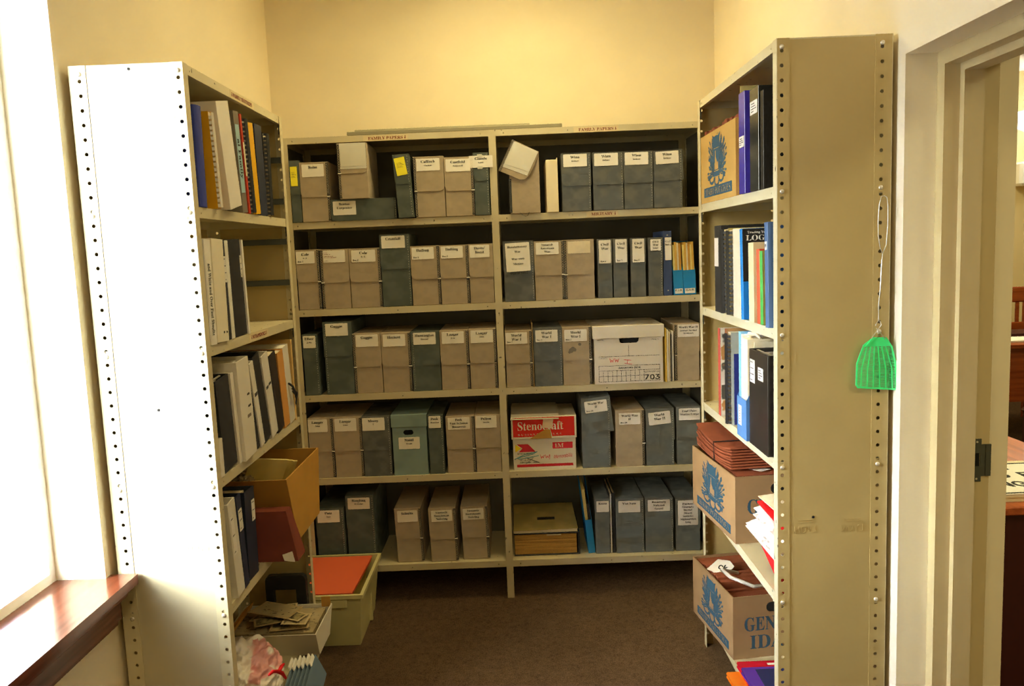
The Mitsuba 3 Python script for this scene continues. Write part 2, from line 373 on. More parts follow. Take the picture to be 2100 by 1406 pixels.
# ---------------------------------------------------------------- archive boxes of the back shelving
def ring_mesh(r=.0046, t=.0009, n=9, s=4):
    a = np.arange(n)*2*PI/n
    return tube(np.stack([np.cos(a)*r, np.zeros(n), np.sin(a)*r*.92], 1), t, s, True)
RING = ring_mesh()
def lettering(parent, lines, x0, x1, z0, z1, y, M, mat='m_ink', cap=.0112, style='serif'):
    """lines on a label whose front is at y: plain = main line, '~' small centred, '<' small left at the foot, '_' blank space"""
    w, h = x1-x0, z1-z0
    mains = [l for l in lines if l[0] not in '~<_']
    n = len(mains)
    step = cap*1.62
    if n >= 3: cap, step = min(cap, h*.72/n/1.35), h*.86/n
    z = z1-h*(.10 if n >= 3 else .13)-cap
    out = []
    def flush():
        if out: part(parent, 'lettering', slab_xz(union_all(out), y-.0006, y), mat, M)
        out.clear()
    for l in lines:
        if l[0] in '_<': flush()
        if l[0] == '_': z -= step*.45
        elif l[0] == '~':
            out.append(fit_text(l[1:], .0064, w*.8, style, 'c', (x0+x1)/2, z+cap-.0064-.001)); z -= .012
        elif l[0] == '<': out.append(fit_text(l[1:], .0066, w*.6, style, 'l', x0+.006, z0+.006))
        else: out.append(fit_text(l, cap, w*.9, style, 'c', (x0+x1)/2, z)); z -= step
    flush()
def label_plate(k, lines, rect, y, M, mat='m_paper', tilt=0., rounded=.003, **kw):
    x0, z0, x1, z1 = rect
    if tilt: M = M@xf(((x0+x1)/2, 0, (z0+z1)/2), lean=tilt)@xf((-(x0+x1)/2, 0, -(z0+z1)/2))
    p = part(k, 'label', slab_xz(sbox(x0+rounded, z0+rounded, x1-rounded, z1-rounded).buffer(rounded, quad_segs=3), y-.0008, y), mat, M)
    if lines: lettering(p, lines, x0, x1, z0, z1, y-.0009, M, **kw)
    return p
def archive_box(lines, x0, x1, zb, zt, yf, tone='tan', rings=None, label='', group=None, depth=.30, flapv=.545, lab=(.07, .06, .86, .235), lean=0., turn=0., tab=True,
                flap_tilt=0., flap=True, lab_tilt=0., name='archive_box', cap=.0112, sleeve=False, blank='m_paper', labm=None):
    w, h = x1-x0, zt-zb
    mat = {'tan': 'm_tan', 'grey': 'm_grey', 'greyg': 'm_greyg'}[tone]
    k = thing(name, label, 'archive box', group)
    px0 = w if lean > 0 else 0
    M = xf((x0+px0, yf, zb+.0006), turn, lean)@xf((-px0, 0, 0))
    part(k, 'body', bx(0, .0, 0, w, depth, h-.002, .0015), mat, M)
    # the lid folds over the top and hangs down the front as a flap with one rounded corner
    zf = h*(1-flapv); R = min(.022, w*.3)
    fw = (-.0005, w+.0012) if rings != 'L' else (-.0012, w+.0005)
    if flap:
        P = sbox(fw[0], zf, fw[1], h)
        cx_ = fw[0] if rings != 'L' else fw[1]
        sgn = 1 if rings != 'L' else -1
        corner = sbox(min(cx_, cx_+sgn*R), zf, max(cx_, cx_+sgn*R), zf+R).difference(Point(cx_+sgn*R, zf+R).buffer(R, quad_segs=5))
        P = P.difference(corner)
        MF = M
        if flap_tilt: MF = M@xf((w/2, 0, h), lean=flap_tilt)@xf((-w/2, 0, -h))
        part(k, 'flap', [slab_xz(P, -.0036, -.0008), bx(fw[0], -.0036, h-.0019, fw[1], depth*.98, h)], mat, MF)
    else: MF = M
    if rings:
        rx = w-.0075 if rings == 'R' else .0075
        nz = [z for z in np.arange(.014, h-.006, .0108)]
        if tone == 'tan':
            rx = w-.0042 if rings == 'R' else .0042
            st = [bx(rx-.0058, -.0006, .004, rx+.0062, .003, zf-.003), bx(rx-.0058, -.0042, zf+.003, rx+.0062, -.0036, h-.004)]
            part(k, 'edge_strip', st, 'm_black', M)
            rr = []
            for z in nz:
                if abs(z-zf) < .005: continue
                r_ = RING.copy(); r_.apply_translation((rx-(.0012 if rings == 'R' else -.0012), -.0015 if z < zf else -.0048, z)); rr.append(r_)
            part(k, 'edge_ring', rr, 'm_tan', M, kind='stuff')
            if tab: part(k, 'clasp', bx(rx-.006, -.0058, zf-.0015, rx+.009, -.0036, zf+.0035, .001), 'm_paper', M)
        else:
            st = [bx(rx-.006, -.001, .002, rx+.007, .0, zf-.002), bx(rx-.006, -.0045, zf+.002, rx+.007, -.0036, h-.001)]
            part(k, 'metal_edge', st, mat, M)
            st = [bx(rx+.001*(i % 2), -.0018 if z < zf else -.0054, z-.002, rx+.002+.001*(i % 2), -.0009 if z < zf else -.0044, z+.002) for i, z in enumerate(nz)]
            part(k, 'staple', st, 'm_bolt', M, kind='stuff')
    if lab:
        a, b, c, d = lab
        rect = (a*w, h-(b+d)*h, (a+c)*w, h-b*h)
        if sleeve: part(k, 'plastic_sleeve', slab_xz(sbox(rect[0]-.002, rect[1]-.012, rect[2]+.003, rect[3]+.003), -.0049, -.0044), 'm_sleeve', MF)
        label_plate(k, lines, rect, -.0046 if not sleeve else -.0051, MF, mat=labm or blank, tilt=lab_tilt, cap=cap)
    return k
pbr('m_sleeve', '#d9dad6', .12, spec=.7)
pbr('m_paper_b', '#dddcd2', .25, spec=.6)
# rows: (lines, left px, right px at the foot, top px, tone, rings, label text, options)
G = 'archive boxes on the back shelving'
def mc_stain(): return 'm_stain'
pbr('m_stain', '#6d665c', .9)
ROWS = {
 (0, 0): [
  (None, 591, 620.5, 329.5, 'greyg', None, 'narrow dark grey archive box with yellow note, far left of the top back shelf', dict(lab=None, note=(.1, .10, .72, .31), flapv=.55)),
  (['Bohn'], 621, 679.5, 332.8, 'tan', 'R', 'tan archive box labelled Bohn on the top back shelf', dict(lab=(.08, .035, .78, .21), flapv=.585)),
  (None, 817.7, 849.5, 317, 'greyg', 'R', 'narrow dark grey archive box with tilted yellow note beside the Caflisch box', dict(lab=None, note=(.12, .05, .68, .28), flapv=.47, yf=-.03, lean=-.045, nt=-.12)),
  (['Caflisch', '~Carlton'], 853.5, 914.5, 321, 'tan', 'L', 'tan archive box labelled Caflisch on the top back shelf', dict(lab=(.1, .035, .78, .2), flapv=.57)),
  (['Canfield', '~William H'], 915.5, 974, 322, 'tan', 'R', 'tan archive box labelled Canfield on the top back shelf', dict(lab=(.05, .035, .86, .21), flapv=.57)),
  (['Claude', '~Louis'], 975, 1005.5, 313, 'greyg', 'R', 'narrow dark grey archive box whose Claude label sticks out over the centre post', dict(lab=(-.28, .05, 1.6, .19), flapv=.45, loose=True))],
 (0, 1): [
  (['Winn', '~Delbert'], 1154, 1213.5, 314, 'grey', 'R', 'dark grey Winn archive box beside the cream slipcase, first of four', dict(lab=(.07, .02, .81, .215), flapv=.56)),
  (['Winn', '~Delbert'], 1218, 1279.5, 312, 'grey', 'R', 'second dark grey Winn archive box from the left on the top shelf', dict(lab=(.05, .02, .79, .215), flapv=.56)),
  (['Winn', '~Delbert'], 1281, 1340, 310, 'grey', 'R', 'third dark grey Winn archive box from the left on the top shelf', dict(lab=(.04, .02, .81, .215), flapv=.55)),
  (['Winn', '~Delbert'], 1341.5, 1400, 308, 'grey', 'R', 'dark grey Winn archive box with skewed flap, rightmost of four', dict(lab=(.07, .02, .80, .215), flapv=.53, flap_tilt=-.035))],
 (1, 0): [
  (['Cole', '~N. E.', '<Box 1'], 604, 661, 512, 'tan', 'R', 'tan archive box labelled Cole Box 1, far left of the second back shelf', dict(lab=(.02, .03, .80, .2), flapv=.54)),
  (['Cole', '~N. E.', '<Box 2'], 722, 785, 509, 'tan', 'R', 'tan archive box labelled Cole Box 2 beside the tall Crandall box', dict(lab=(.08, .03, .78, .2), flapv=.565)),
  (None, 664, 721, 511, 'tan', 'L', 'tan archive box with faint red-lined label between the two Cole boxes', dict(lab=(.11, .02, .78, .2), flapv=.56, redlines=True)),
  (['Crandall'], 786, 846, 480.5, 'greyg', 'R', 'tall dark grey archive box labelled Crandall', dict(lab=(.06, .02, .80, .17), flapv=.48)),
  (['Dalling', '<Box 1'], 847.5, 905, 504, 'tan', 'R', 'tan archive box labelled Dalling Box 1 right of the Crandall box', dict(lab=(.05, .025, .78, .2), flapv=.56)),
  (['Dalling', '<Box 2'], 906.5, 964, 502.5, 'tan', 'R', 'tan archive box labelled Dalling Box 2 left of the Davis/Bond box', dict(lab=(.05, .02, .78, .2), flapv=.56)),
  (['Davis/', 'Bond'], 965.5, 1022, 500, 'tan', None, 'tan archive box labelled Davis/Bond beside the centre post', dict(lab=(.05, .02, .82, .21), flapv=.56, flapside='R'))],
 (1, 1): [
  (['Revolutionary', 'War', '_', 'War with', 'Mexico', '_', '_', 'War of 1812'], 1036, 1097.5, 494, 'grey', 'R', 'dark grey archive box labelled Revolutionary War, War with Mexico, War of 1812', dict(lab=(.08, .03, .8, .47), flapv=.55, lab_tilt=-.03, cap=.0092)),
  (['Spanish', 'American', 'War'], 1099, 1158.5, 494, 'tan', 'R', 'tan archive box labelled Spanish American War', dict(lab=(.06, .025, .78, .2), flapv=.575)),
  (None, 1160, 1220.5, 491, 'tan', 'L', 'tan archive box with a blank label right of the Spanish American War box', dict(lab=(.12, .03, .76, .2), flapv=.585, blank='m_cream')),
  (['Civil', 'War', '<Box 2'], 1227.5, 1257, 490, 'grey', None, 'narrow Civil War archive box beside the tan box with a blank label', dict(lab=(.1, .02, .83, .39), flapv=.44)),
  (['Civil', 'War', '<Box 3'], 1259.5, 1289, 489, 'grey', None, 'narrow Civil War archive box in the middle of the three with tall labels', dict(lab=(.15, .015, .8, .39), flapv=.44)),
  (['Civil', 'War', '<Box 4'], 1295, 1325.5, 488, 'grey', None, 'narrow Civil War archive box left of the short-labelled Civil War box', dict(lab=(.12, .015, .8, .395), flapv=.44)),
  (['Civil', 'War', '~Index', '~Diaries'], 1331, 1360.5, 487, 'grey', 'R', 'narrow dark grey Civil War box with short label beside the blue binder', dict(lab=(.15, .03, .72, .195), flapv=.44, cap=.0085))],
 (2, 0): [
  (['Elber', '~John'], 628, 658, 686, 'greyg', 'R', 'narrow dark grey archive box labelled Elber, far left of the middle back shelf', dict(lab=(.06, .02, .84, .2), flapv=.45)),
  (['Goggin'], 671.5, 729, 660, 'greyg', 'L', 'tall dark grey archive box labelled Goggin', dict(lab=(.09, .02, .79, .17), flapv=.475)),
  (['Goggin'], 730, 786.5, 683.5, 'tan', 'L', 'tan archive box labelled Goggin', dict(lab=(.11, .02, .81, .2), flapv=.56)),
  (['Hackett'], 788, 846.5, 681.5, 'tan', 'R', 'tan archive box labelled Hackett', dict(lab=(.06, .03, .78, .2), flapv=.57)),
  (['Huntington', '~Howard'], 848.5, 906, 679, 'greyg', 'L', 'dark grey archive box labelled Huntington', dict(lab=(.09, .02, .79, .2), flapv=.57)),
  (['Langer', '~John'], 907.5, 964.5, 677, 'tan', 'R', 'tan Langer box beside the Huntington box on the middle shelf', dict(lab=(.07, .02, .79, .2), flapv=.575)),
  (['Langer', '~John'], 966.5, 1021, 674, 'tan', 'R', 'tan Langer box beside the centre post on the middle shelf', dict(lab=(.06, .02, .84, .21), flapv=.57, tab=False))],
 (2, 1): [
  (['World', 'War I', '<Box 1'], 1040, 1093.5, 678, 'tan', 'R', 'tan archive box labelled World War I Box 1', dict(lab=(.02, .03, .82, .2), flapv=.575)),
  (['World', 'War I', '<Box 2'], 1097.5, 1155, 671.5, 'grey', 'R', 'dark grey archive box labelled World War I Box 2', dict(lab=(.07, .04, .79, .2), flapv=.56)),
  (['World', 'War I', '<Box 3'], 1156, 1214.5, 670, 'tan', 'R', 'stained tan archive box labelled World War I Box 3', dict(lab=(.07, .045, .79, .2), flapv=.57, stain=True)),
  (['World War II', "~Soldier's Medical", '~Handbook'], 1385, 1442, 663, 'tan', 'L', "tan archive box labelled World War II Soldier's Medical Handbook", dict(lab=(.12, .015, .86, .215), flapv=.545, tab=False, cap=.0098))],
 (3, 0): [
  (['Langer', '~John'], 634, 689, 857, 'tan', 'R', 'tan Langer box at the far left of the fourth shelf', dict(lab=(.0, .02, .80, .21), flapv=.56)),
  (['Langer', '~John'], 690, 747.5, 855, 'tan', 'R', 'tan Langer box left of the dark Morey box', dict(lab=(.06, .02, .77, .21), flapv=.56)),
  (['Morey', '~F'], 748.5, 805.5, 853, 'grey', 'R', 'dark grey archive box labelled Morey', dict(lab=(.02, .025, .8, .21), flapv=.57)),
  (['Peck', '~Rosaline'], 883, 913.5, 850, 'greyg', 'R', 'narrow dark grey archive box labelled Peck', dict(lab=(.06, .02, .80, .2), flapv=.45)),
  (['Peck', 'Van Schaick', 'Roosevelt'], 919.5, 976.5, 853, 'tan', 'R', 'tan archive box labelled Peck, Van Schaick, Roosevelt', dict(lab=(.07, .02, .79, .21), flapv=.58)),
  (['Pelton', '~Bertha'], 978.5, 1033, 850, 'tan', None, 'tan archive box labelled Pelton beside the centre post', dict(lab=(.03, .015, .84, .21), flapv=.575))],
 (3, 1): [
  (['World War', 'II', '<Box 2A'], 1195.5, 1253.5, 815, 'grey', 'R', 'tall dark grey World War II Box 2A with crooked flap', dict(lab=(.09, .04, .79, .165), flapv=.5, flap_tilt=-.10, lab_tilt=-.0, cap=.0098)),
  (['World War', 'II', '<Box 2B'], 1264.5, 1322.5, 840.5, 'tan', 'R', 'tan archive box labelled World War II Box 2B', dict(lab=(.12, .05, .75, .2), flapv=.595, cap=.0098)),
  (['World', 'War II'], 1326, 1383, 838, 'grey', 'R', 'dark grey archive box labelled World War II with no box number', dict(lab=(.09, .05, .79, .22), flapv=.55, lab_tilt=-.07, flap_tilt=-.02)),
  (['Paul Thies', 'Marine Corps'], 1388.5, 1443, 833, 'grey', None, 'dark grey archive box whose label ends in Marine Corps', dict(lab=(.10, .03, .88, .2), flapv=.565, cap=.0092))],
 (4, 0): [
  (['Putz', '~Ivan'], 655, 711.5, 1042, 'greyg', 'R', 'dark grey archive box labelled Putz behind the plastic bin', dict(lab=(.06, .03, .80, .21), flapv=.55, yf=.02)),
  (['Ringling', '~By Holler'], 717, 773.5, 1015.5, 'greyg', 'R', 'tall dark grey archive box labelled Ringling above the plastic bin', dict(lab=(.08, .03, .79, .165), flapv=.51, yf=.03)),
  (['Schultz'], 817, 870, 1041.5, 'tan', 'R', 'tan archive box labelled Schultz', dict(lab=(.1, .045, .78, .21), flapv=.57, yf=.03, lean=-.02)),
  (['Simonds', 'Stoeckman', 'Nehring'], 886, 940.5, 1042.5, 'tan', 'R', 'tan Simonds Stoeckman Nehring box beside the Schultz box', dict(lab=(.1, .03, .78, .21), flapv=.58, yf=.02, lean=-.02)),
  (['Simonds', 'Stoeckman', 'Nehring'], 951.5, 1005, 1038, 'tan', 'R', 'tan Simonds Stoeckman Nehring box nearest the centre post', dict(lab=(.08, .035, .79, .21), flapv=.59, yf=.035, lean=-.02))],
 (4, 1): [
  (['Korea'], 1222.5, 1252, 1022, 'grey', None, 'narrow dark grey archive box labelled Korea', dict(lab=(.11, .04, .86, .2), flapv=.46, yf=.045, cap=.0095)),
  (['Viet Nam'], 1265, 1321.5, 1021.5, 'grey', 'R', 'dark grey archive box labelled Viet Nam', dict(lab=(.09, .04, .79, .21), flapv=.58, yf=.04, cap=.01)),
  (['Reedsburg', 'National', 'Guard'], 1324.5, 1381.5, 1020.5, 'grey', 'R', 'dark grey archive box labelled Reedsburg National Guard', dict(lab=(.1, .03, .79, .21), flapv=.56, yf=.04, cap=.009)),
  (['Panama', 'Granada', 'Desert', 'Storm', 'Somolia', 'Afghanistan', 'Iraq'], 1386.5, 1441, 1021, 'grey', None, 'dark grey archive box listing Panama, Granada, Desert Storm and more', dict(lab=(.09, .035, .82, .47), flapv=.57, yf=.04, cap=.012))],
}
YF = [-.004, .004, .006, .010, .03]
zs_top = lambda r: SB[r]
SPOT = {}
for (r, b), rows in ROWS.items():
    zb = SB[r]
    rows = sorted(rows, key=lambda e: e[1])
    prev = None
    for lines, pl, pr, pt, tone, rings, lab, o in rows:
        o = dict(o); yf = o.pop('yf', YF[r])
        x0, x1 = Xat(pl, yf, zb), Xat(pr, yf, zb)
        if prev is not None and x0 < prev+.0015: x0 = prev+.0015
        x0 = max(x0, -.8955 if b == 0 else .0185); x1 = min(x1, -.0185 if b == 0 else .8955)
        prev = x1+.0015
        zt = Zat(pt, (x0+x1)/2, yf)
        note, loose, red, stain, nt = o.pop('note', None), o.pop('loose', None), o.pop('redlines', None), o.pop('stain', None), o.pop('nt', 0.)
        o.pop('flapside', None)
        L_ = o.get('lab')
        if loose: o['lab'] = None
        k = archive_box(lines, x0, x1, zb, zt, yf, tone, rings, lab, G, depth=.36 if r == 4 else .34, **o)
        w, h = x1-x0, zt-zb
        lean = o.get('lean', 0); p0 = w if lean > 0 else 0
        M = xf((x0+p0, yf, zb+.0006), 0, lean)@xf((-p0, 0, 0))
        if note:
            a, bb, c, d = note
            part(k, 'sticky_note', slab_xz(sbox(-c*w/2, -d*h/2, c*w/2, d*h/2), -.0056, -.0052), 'm_note', M@xf((a*w+c*w/2, 0, h-bb*h-d*h/2), lean=nt), label='yellow sticky note')
            part(k, 'handwriting', [slab_xz(sbox(-c*w*.35, z-.0006, c*w*(.1+.25*((i*7) % 3)/2), z+.0006), -.006, -.0056) for i, z in enumerate(np.linspace(.2, -.05, 5)*d*h)], 'm_pencil', M@xf((a*w+c*w/2, 0, h-bb*h-d*h/2), lean=nt))
        if stain:
            part(k, 'stain', [slab_xz(Point(w*q[0], h*q[1]).buffer(q[2], quad_segs=3), -.0042, -.0036) for q in ((.30, .60, .011), (.36, .63, .009), (.42, .61, .008), (.24, .57, .006), (.60, .70, .007))], mc_stain(), M)
        if loose:
            a, bb, c, d = L_
            label_plate(k, lines, (a*w, h-(bb+d)*h, (a+c)*w, h-bb*h), -.0046, M, rounded=.0005, cap=.0112)
            for z in (h-bb*h, h-(bb+d)*h): part(k, 'tape', slab_xz(sbox(.28*w, z-.006, .62*w, z+.006), -.0064, -.006), 'm_sleeve', M)
        if red:
            a, bb, c, d = L_
            part(k, 'printed_line', [slab_xz(sbox(a*w+.004, h-bb*h-z_*d*h-.0005, a*w+(.2+.4*((i*5) % 4)/3)*c*w, h-bb*h-z_*d*h+.0005), -.0062, -.0055) for i, z_ in enumerate((.2, .32, .48, .6, .85))], 'm_redink', M)
        SPOT[lab] = (x0, x1, zb, zt, yf)
# ---------------------------------------------------------------- books and binders
_mats = {}
DBG = False
PREV = {}
def mc(col, rough=.6, spec=.35, **kw):
    k = (col, rough, spec, tuple(kw))
    if k not in _mats: _mats[k] = pbr(f'm_c{len(_mats)}', col, rough, spec=spec, **kw)
    return _mats[k]
class Unit:
    def __init__(s, M, side, w): s.M, s.side, s.w = M, side, w
    def a(s, px, prot, z):
        if s.side == 'L': return Yat(px, XL+prot, z)-YL
        return YR+s.w-Yat(px, XR-prot, z)
    def z(s, py, prot, a):
        if s.side == 'L': return Zat(py, XL+prot, YL+a)
        return Zat(py, XR-prot, YR+s.w-a)
UL, UR = Unit(ML, 'L', .9124), Unit(MR, 'R', .9128)
def place(U, z, pLb, pRb, pLt, pyT, prot, lean=None):
    a0, a1 = U.a(pLb, prot, z), U.a(pRb, prot, z)
    zt = U.z(pyT, prot, (a0+a1)/2)
    if lean is None:
        at = U.a(pLt, prot, zt) if pLt is not None else a0
        lean = math.atan2(at-a0, zt-z)
    if U.side != 'B':
        pa, pl_, ph = PREV.get((U.side, round(z, 2)), (.006, 0., 9.))
        w_ = a1-a0
        a0 = max(a0, pa+.0012); a1 = max(a1, a0+max(.006, w_*.75))
        if prot > -.0025:
            if a0 < .034: a0 = .034; a1 = max(a1, a0+.008)
            if a1 > U.w-.034: a1 = U.w-.034; a0 = min(a0, a1-.008)
        hm = min(ph, zt-z)
        lean = max(lean, math.atan((pa+.0012-a0)/hm+math.tan(pl_)))
        if lean > 0: lean = min(lean, .035)
        PREV[(U.side, round(z, 2))] = (a1, lean, zt-z)
    t = (a1-a0)*math.cos(lean)
    h = (zt-z)/math.cos(lean)
    piv = a1 if lean > 0 else a0
    if DBG: print('PL', U.side, round(z, 2), 'a0 %.3f a1 %.3f lean %.1f top %.3f' % (a0, a1, math.degrees(lean), a0+h*math.sin(lean)))
    M = U.M@xf((piv, -prot, z+.0006), 0, lean)@xf((-(t if lean > 0 else 0), 0, 0))
    return M, t, h
def pages_block(t, d, h, e, y0=.004): return bx(e, y0, .003, t-e, d-.004, h-.004)
def book(U, z, pLb, pRb, pLt, pyT, prot, label, col, kind='book', depth=.22, page='m_cream', cat_=None, group=None, side=None, lean=None, rough=.5, e=None, tags=(), name=None, cover_part=None, top=None):
    cat_ = cat_ or {'binder': 'binder', 'round': 'binder', 'folder': 'folder'}.get(kind, 'book')
    M, t, h = place(U, z, pLb, pRb, pLt, pyT, prot, lean)
    e = e or (.004 if kind == 'binder' else .002)
    e = min(e, t*.2)
    k = thing(name or {'comb': 'comb_bound_book', 'binder': 'ring_binder', 'round': 'ring_binder', 'folder': 'folder'}.get(kind, 'book'), label, cat_, group)
    m1 = mc(col, rough); m2 = mc(side, rough) if side else m1
    if kind == 'comb':
        near = bx(0, .003, 0, e*.5, depth, h); far = bx(t-e*.5, .003, 0, t, depth, h)
        part(k, 'cover', near, m2, M); part(k, 'cover', far, m2, M)
        part(k, 'pages', bx(e*.5, .004, .002, t-e*.5, depth-.002, h-.002), page, M)
        rr = []
        n = int(h/.0145); r = t*.48
        arc = np.linspace(-1.45, 1.45, 6)
        for i in range(n):
            zc = .009+i*.0145
            pts = [(t/2+r*math.sin(q), .004-r*.9*math.cos(q), zc) for q in arc]
            m = []
            v = []
            for x, y, zz in pts: v += [(x, y, zz-.0045), (x, y, zz+.0045)]
            f = []
            for j in range(len(arc)-1): f += [[2*j, 2*j+2, 2*j+3], [2*j, 2*j+3, 2*j+1]]
            rr.append(trimesh.Trimesh(v, f, process=False))
        part(k, 'comb_tooth', rr, m1, M, kind='stuff')
        a2 = np.linspace(-.8, .8, 4)
        v = [(t/2+r*1.0*math.sin(q), .0035-r*.92*math.cos(q), zz) for zz in (.003, h-.003) for q in a2]
        f = []
        for j in range(3): f += [[j, j+1, j+5], [j, j+5, j+4]]
        part(k, 'comb_spine', trimesh.Trimesh(v, f, process=False), m1, M, True)
    elif kind == 'round':
        ang = np.linspace(0, PI, 9)
        P = Polygon([(t/2-t/2*math.cos(q), .006-min(t*.45, .014)*math.sin(q)) for q in ang]+[(t, depth), (t-e, depth), (t-e, .010), (e, .010), (e, depth), (0, depth)])
        part(k, 'cover', upright(P, 0, h), m1, M, 30); part(k, 'pages', pages_block(t, depth, h, e, .011), page, M)
    else:
        if side:
            part(k, 'spine', bx(0, 0, 0, t, e, h, .001), m1, M)
            part(k, 'cover', [bx(0, e, 0, e, depth, h), bx(t-e, e, 0, t, depth, h)], m2, M)
        else:
            P = Polygon([(0.0008, 0), (t-.0008, 0), (t, .0008), (t, depth), (t-e, depth), (t-e, e), (e, e), (e, depth), (0, depth), (0, .0008)])
            part(k, 'cover', upright(P, 0, h), m1, M)
        if kind == 'binder':
            zz = h*.5
            part(k, 'pages', bx(e+.001, depth*.14, .006, t-e-.001, depth-.012, h-.012), page, M)
            if top: part(k, 'rings', [bx(e+.002, .02, h-.006, t-e-.002, .026, h-.003)], 'm_bolt', M)
        else: part(k, 'pages', pages_block(t, depth, h, e, e+.001), page, M)
    for tg in tags:                                   # (x0, z0, x1, z1) as fractions of the spine, colour, lines of small print
        (a, b, c, d), tcol, n_ = tg[:3]
        p = part(k, 'label', slab_xz(sbox(a*t, b*h, c*t, d*h), -.0012 if kind != 'round' else -.008, -.0004), mc(tcol, .5), M)
        if isinstance(n_, str):
            P = fit_text(n_, (c-a)*t*.62, (d-b)*h*.92, 'serif', 'c', 0, 0, 1.0)
            P = affinity.translate(affinity.rotate(P, -90, origin=(0, 0)), (a+c)/2*t-(c-a)*t*.25, (b+d)/2*h)
            part(p, 'lettering', slab_xz(P, -.0018, -.0012), mc(tg[3] if len(tg) > 3 else '#1a1a1a'), M)
        elif n_:
            part(p, 'print', [slab_xz(sbox((a+(c-a)*.15)*t, zz-.0012, (a+(c-a)*(.5+.35*((i*3) % 4)/3))*t, zz+.0012), -.0017, -.0012) for i, zz in enumerate(np.linspace(b*h+.008, d*h-.008, n_))], mc('#55545c'), M)
    return k, M, t, h
z = SL[0]; G1 = 'books on the top left shelf'
book(UL, z, 411, 424.6, 400, 217, -.004, 'navy blue round-spined binder at the near end of the top left shelf', '#25327a', 'round', tags=())
book(UL, z, 449.5, 455.8, 428, 232, .012, 'yellow book bound with a white plastic comb on the top left shelf', '#dcd8cc', 'comb', side='#d99f14')
book(UL, z, 473.6, 498.3, 441.7, 221, .022, 'thick white binder leaning out over the top left shelf edge', '#dedad2', 'binder', depth=.27, page='m_paper')
book(UL, z, 499, 509.3, 477, 232, -.004, 'grey-brown book with pale blue spine label on the top left shelf', '#6b6358', tags=[((.08, .2, .8, .87), '#93b3bd', 'al Family')])
book(UL, z, 509.6, 514, 487.5, 236, .0, 'thin red book beside the grey-brown one on the top left shelf', '#b8361c', tags=[((.1, .38, .95, .72), '#d8cdb0', 0)])
book(UL, z, 514.4, 521.9, 491.9, 246, -.002, 'black comb-bound book with white page tops on the top left shelf', '#15161c', 'comb', side='#20242e', page='m_paper')
book(UL, z, 522.4, 535.6, 503.8, 254, .004, 'bright yellow book on the top left shelf', '#d9a513')
book(UL, z, 536.2, 550, 520.8, 257, -.002, 'dark navy binder right of the yellow book on the top left shelf', '#1f2638', 'binder')
book(UL, z, 551, 557.5, 540.9, 273, -.004, 'black comb-bound book at the far end of the top left row', '#101116', 'comb', side='#17181d')
z = SL[1]
book(UL, z, 430.5, 446.0, 414, 491, .002, 'white binder with text down its spine on the second left shelf', '#dfdcd4', 'binder', page='m_paper', tags=[((.12, .06, .8, .8), '#e6e3dc', 'and White and Over Faut Shoults', '#2a2a2a')])
book(UL, z, 446.4, 470.4, 434.2, 491, .004, 'broad cream-white binder with two holes at its foot on the second left shelf', '#e2dcc8', 'binder', page='m_paper', tags=[((.55, .08, .63, .10), '#222222', 0), ((.80, .08, .88, .10), '#222222', 0)])
book(UL, z, 470.8, 476.0, 446, 493, -.001, 'thin black binder with a white label on the second left shelf', '#1d1e24', 'binder', tags=[((.15, .58, .98, .84), '#d8d6d0', 4)])
book(UL, z, 476.4, 483.3, 457, 493, .0, 'thin white folder between two black binders on the second left shelf', '#dcdcd6', page='m_paper')
book(UL, z, 483.8, 507.6, 465.6, 492, -.004, 'thick black binder on the second left shelf', '#15161a', 'binder', tags=[((.86, .60, .995, .83), '#d9d7d2', 4)])
book(UL, z, 508.0, 512.2, 486.9, 492, .001, 'thin white folder at the far end of the second left row', '#e0dfda', page='m_paper')
z = SL[2]
book(UL, z, 454.5, 462, None, 900, .0, 'low white booklet at the near end of the scrapbook shelf', '#dcd8d0', page='m_paper', depth=.15, lean=0)
book(UL, z, 463, 488.3, 441, 775, -.004, 'short black scrapbook binder nearest the near post', '#17171a', 'binder', depth=.26, page='m_paper', top=1)
book(UL, z, 488.7, 496.3, 458, 764, .002, 'thin white scrapbook folder right of the nearest black binder', '#d8d4cb', page='m_paper', depth=.26)
book(UL, z, 496.8, 528.0, 475, 739, .012, 'broad creased white scrapbook binder with spots of ink', '#d9d5cb', 'binder', depth=.26, page='m_paper', tags=[((.62, .62, .80, .64), '#3a3632', 0), ((.62, .50, .84, .52), '#3a3632', 0), ((.5, .40, .78, .43), '#6a625a', 0)])
book(UL, z, 528.3, 534.2, 498, 738, -.002, 'narrow black binder between white spines on the scrapbook shelf', '#141416', 'binder', depth=.26)
book(UL, z, 534.5, 544.6, 508, 741, .002, 'white scrapbook spine with a dark title, right of the narrow black binder', '#d6d3cb', 'binder', depth=.26, page='m_paper', tags=[((.25, .60, .85, .64), '#39383a', 0)])
book(UL, z, 545.0, 557.6, 517, 727, -.001, 'wide black binder on the scrapbook shelf', '#151517', 'binder', depth=.26)
book(UL, z, 558.0, 572.0, 533.5, 726, .002, 'white scrapbook spine with two dark titles', '#d2cfc9', 'binder', depth=.26, page='m_paper', tags=[((.1, .60, .42, .63), '#333333', 0), ((.55, .61, .9, .64), '#333333', 0)])
book(UL, z, 572.5, 584.8, 551, 724, .0, 'dark brown-black album beside the tan portfolio', '#1d1310', depth=.26)
book(UL, z, 585.1, 595.8, 568, 720, .0, 'orange-tan portfolio on the scrapbook shelf', '#c68c48', depth=.26)
kf, Mf, tf, hf = book(UL, z, 596.2, 606.6, 578, 709, .0, 'white portfolio tied with a black ribbon', '#d4d0c6', depth=.27, page='m_paper', name='portfolio', cat_='portfolio')
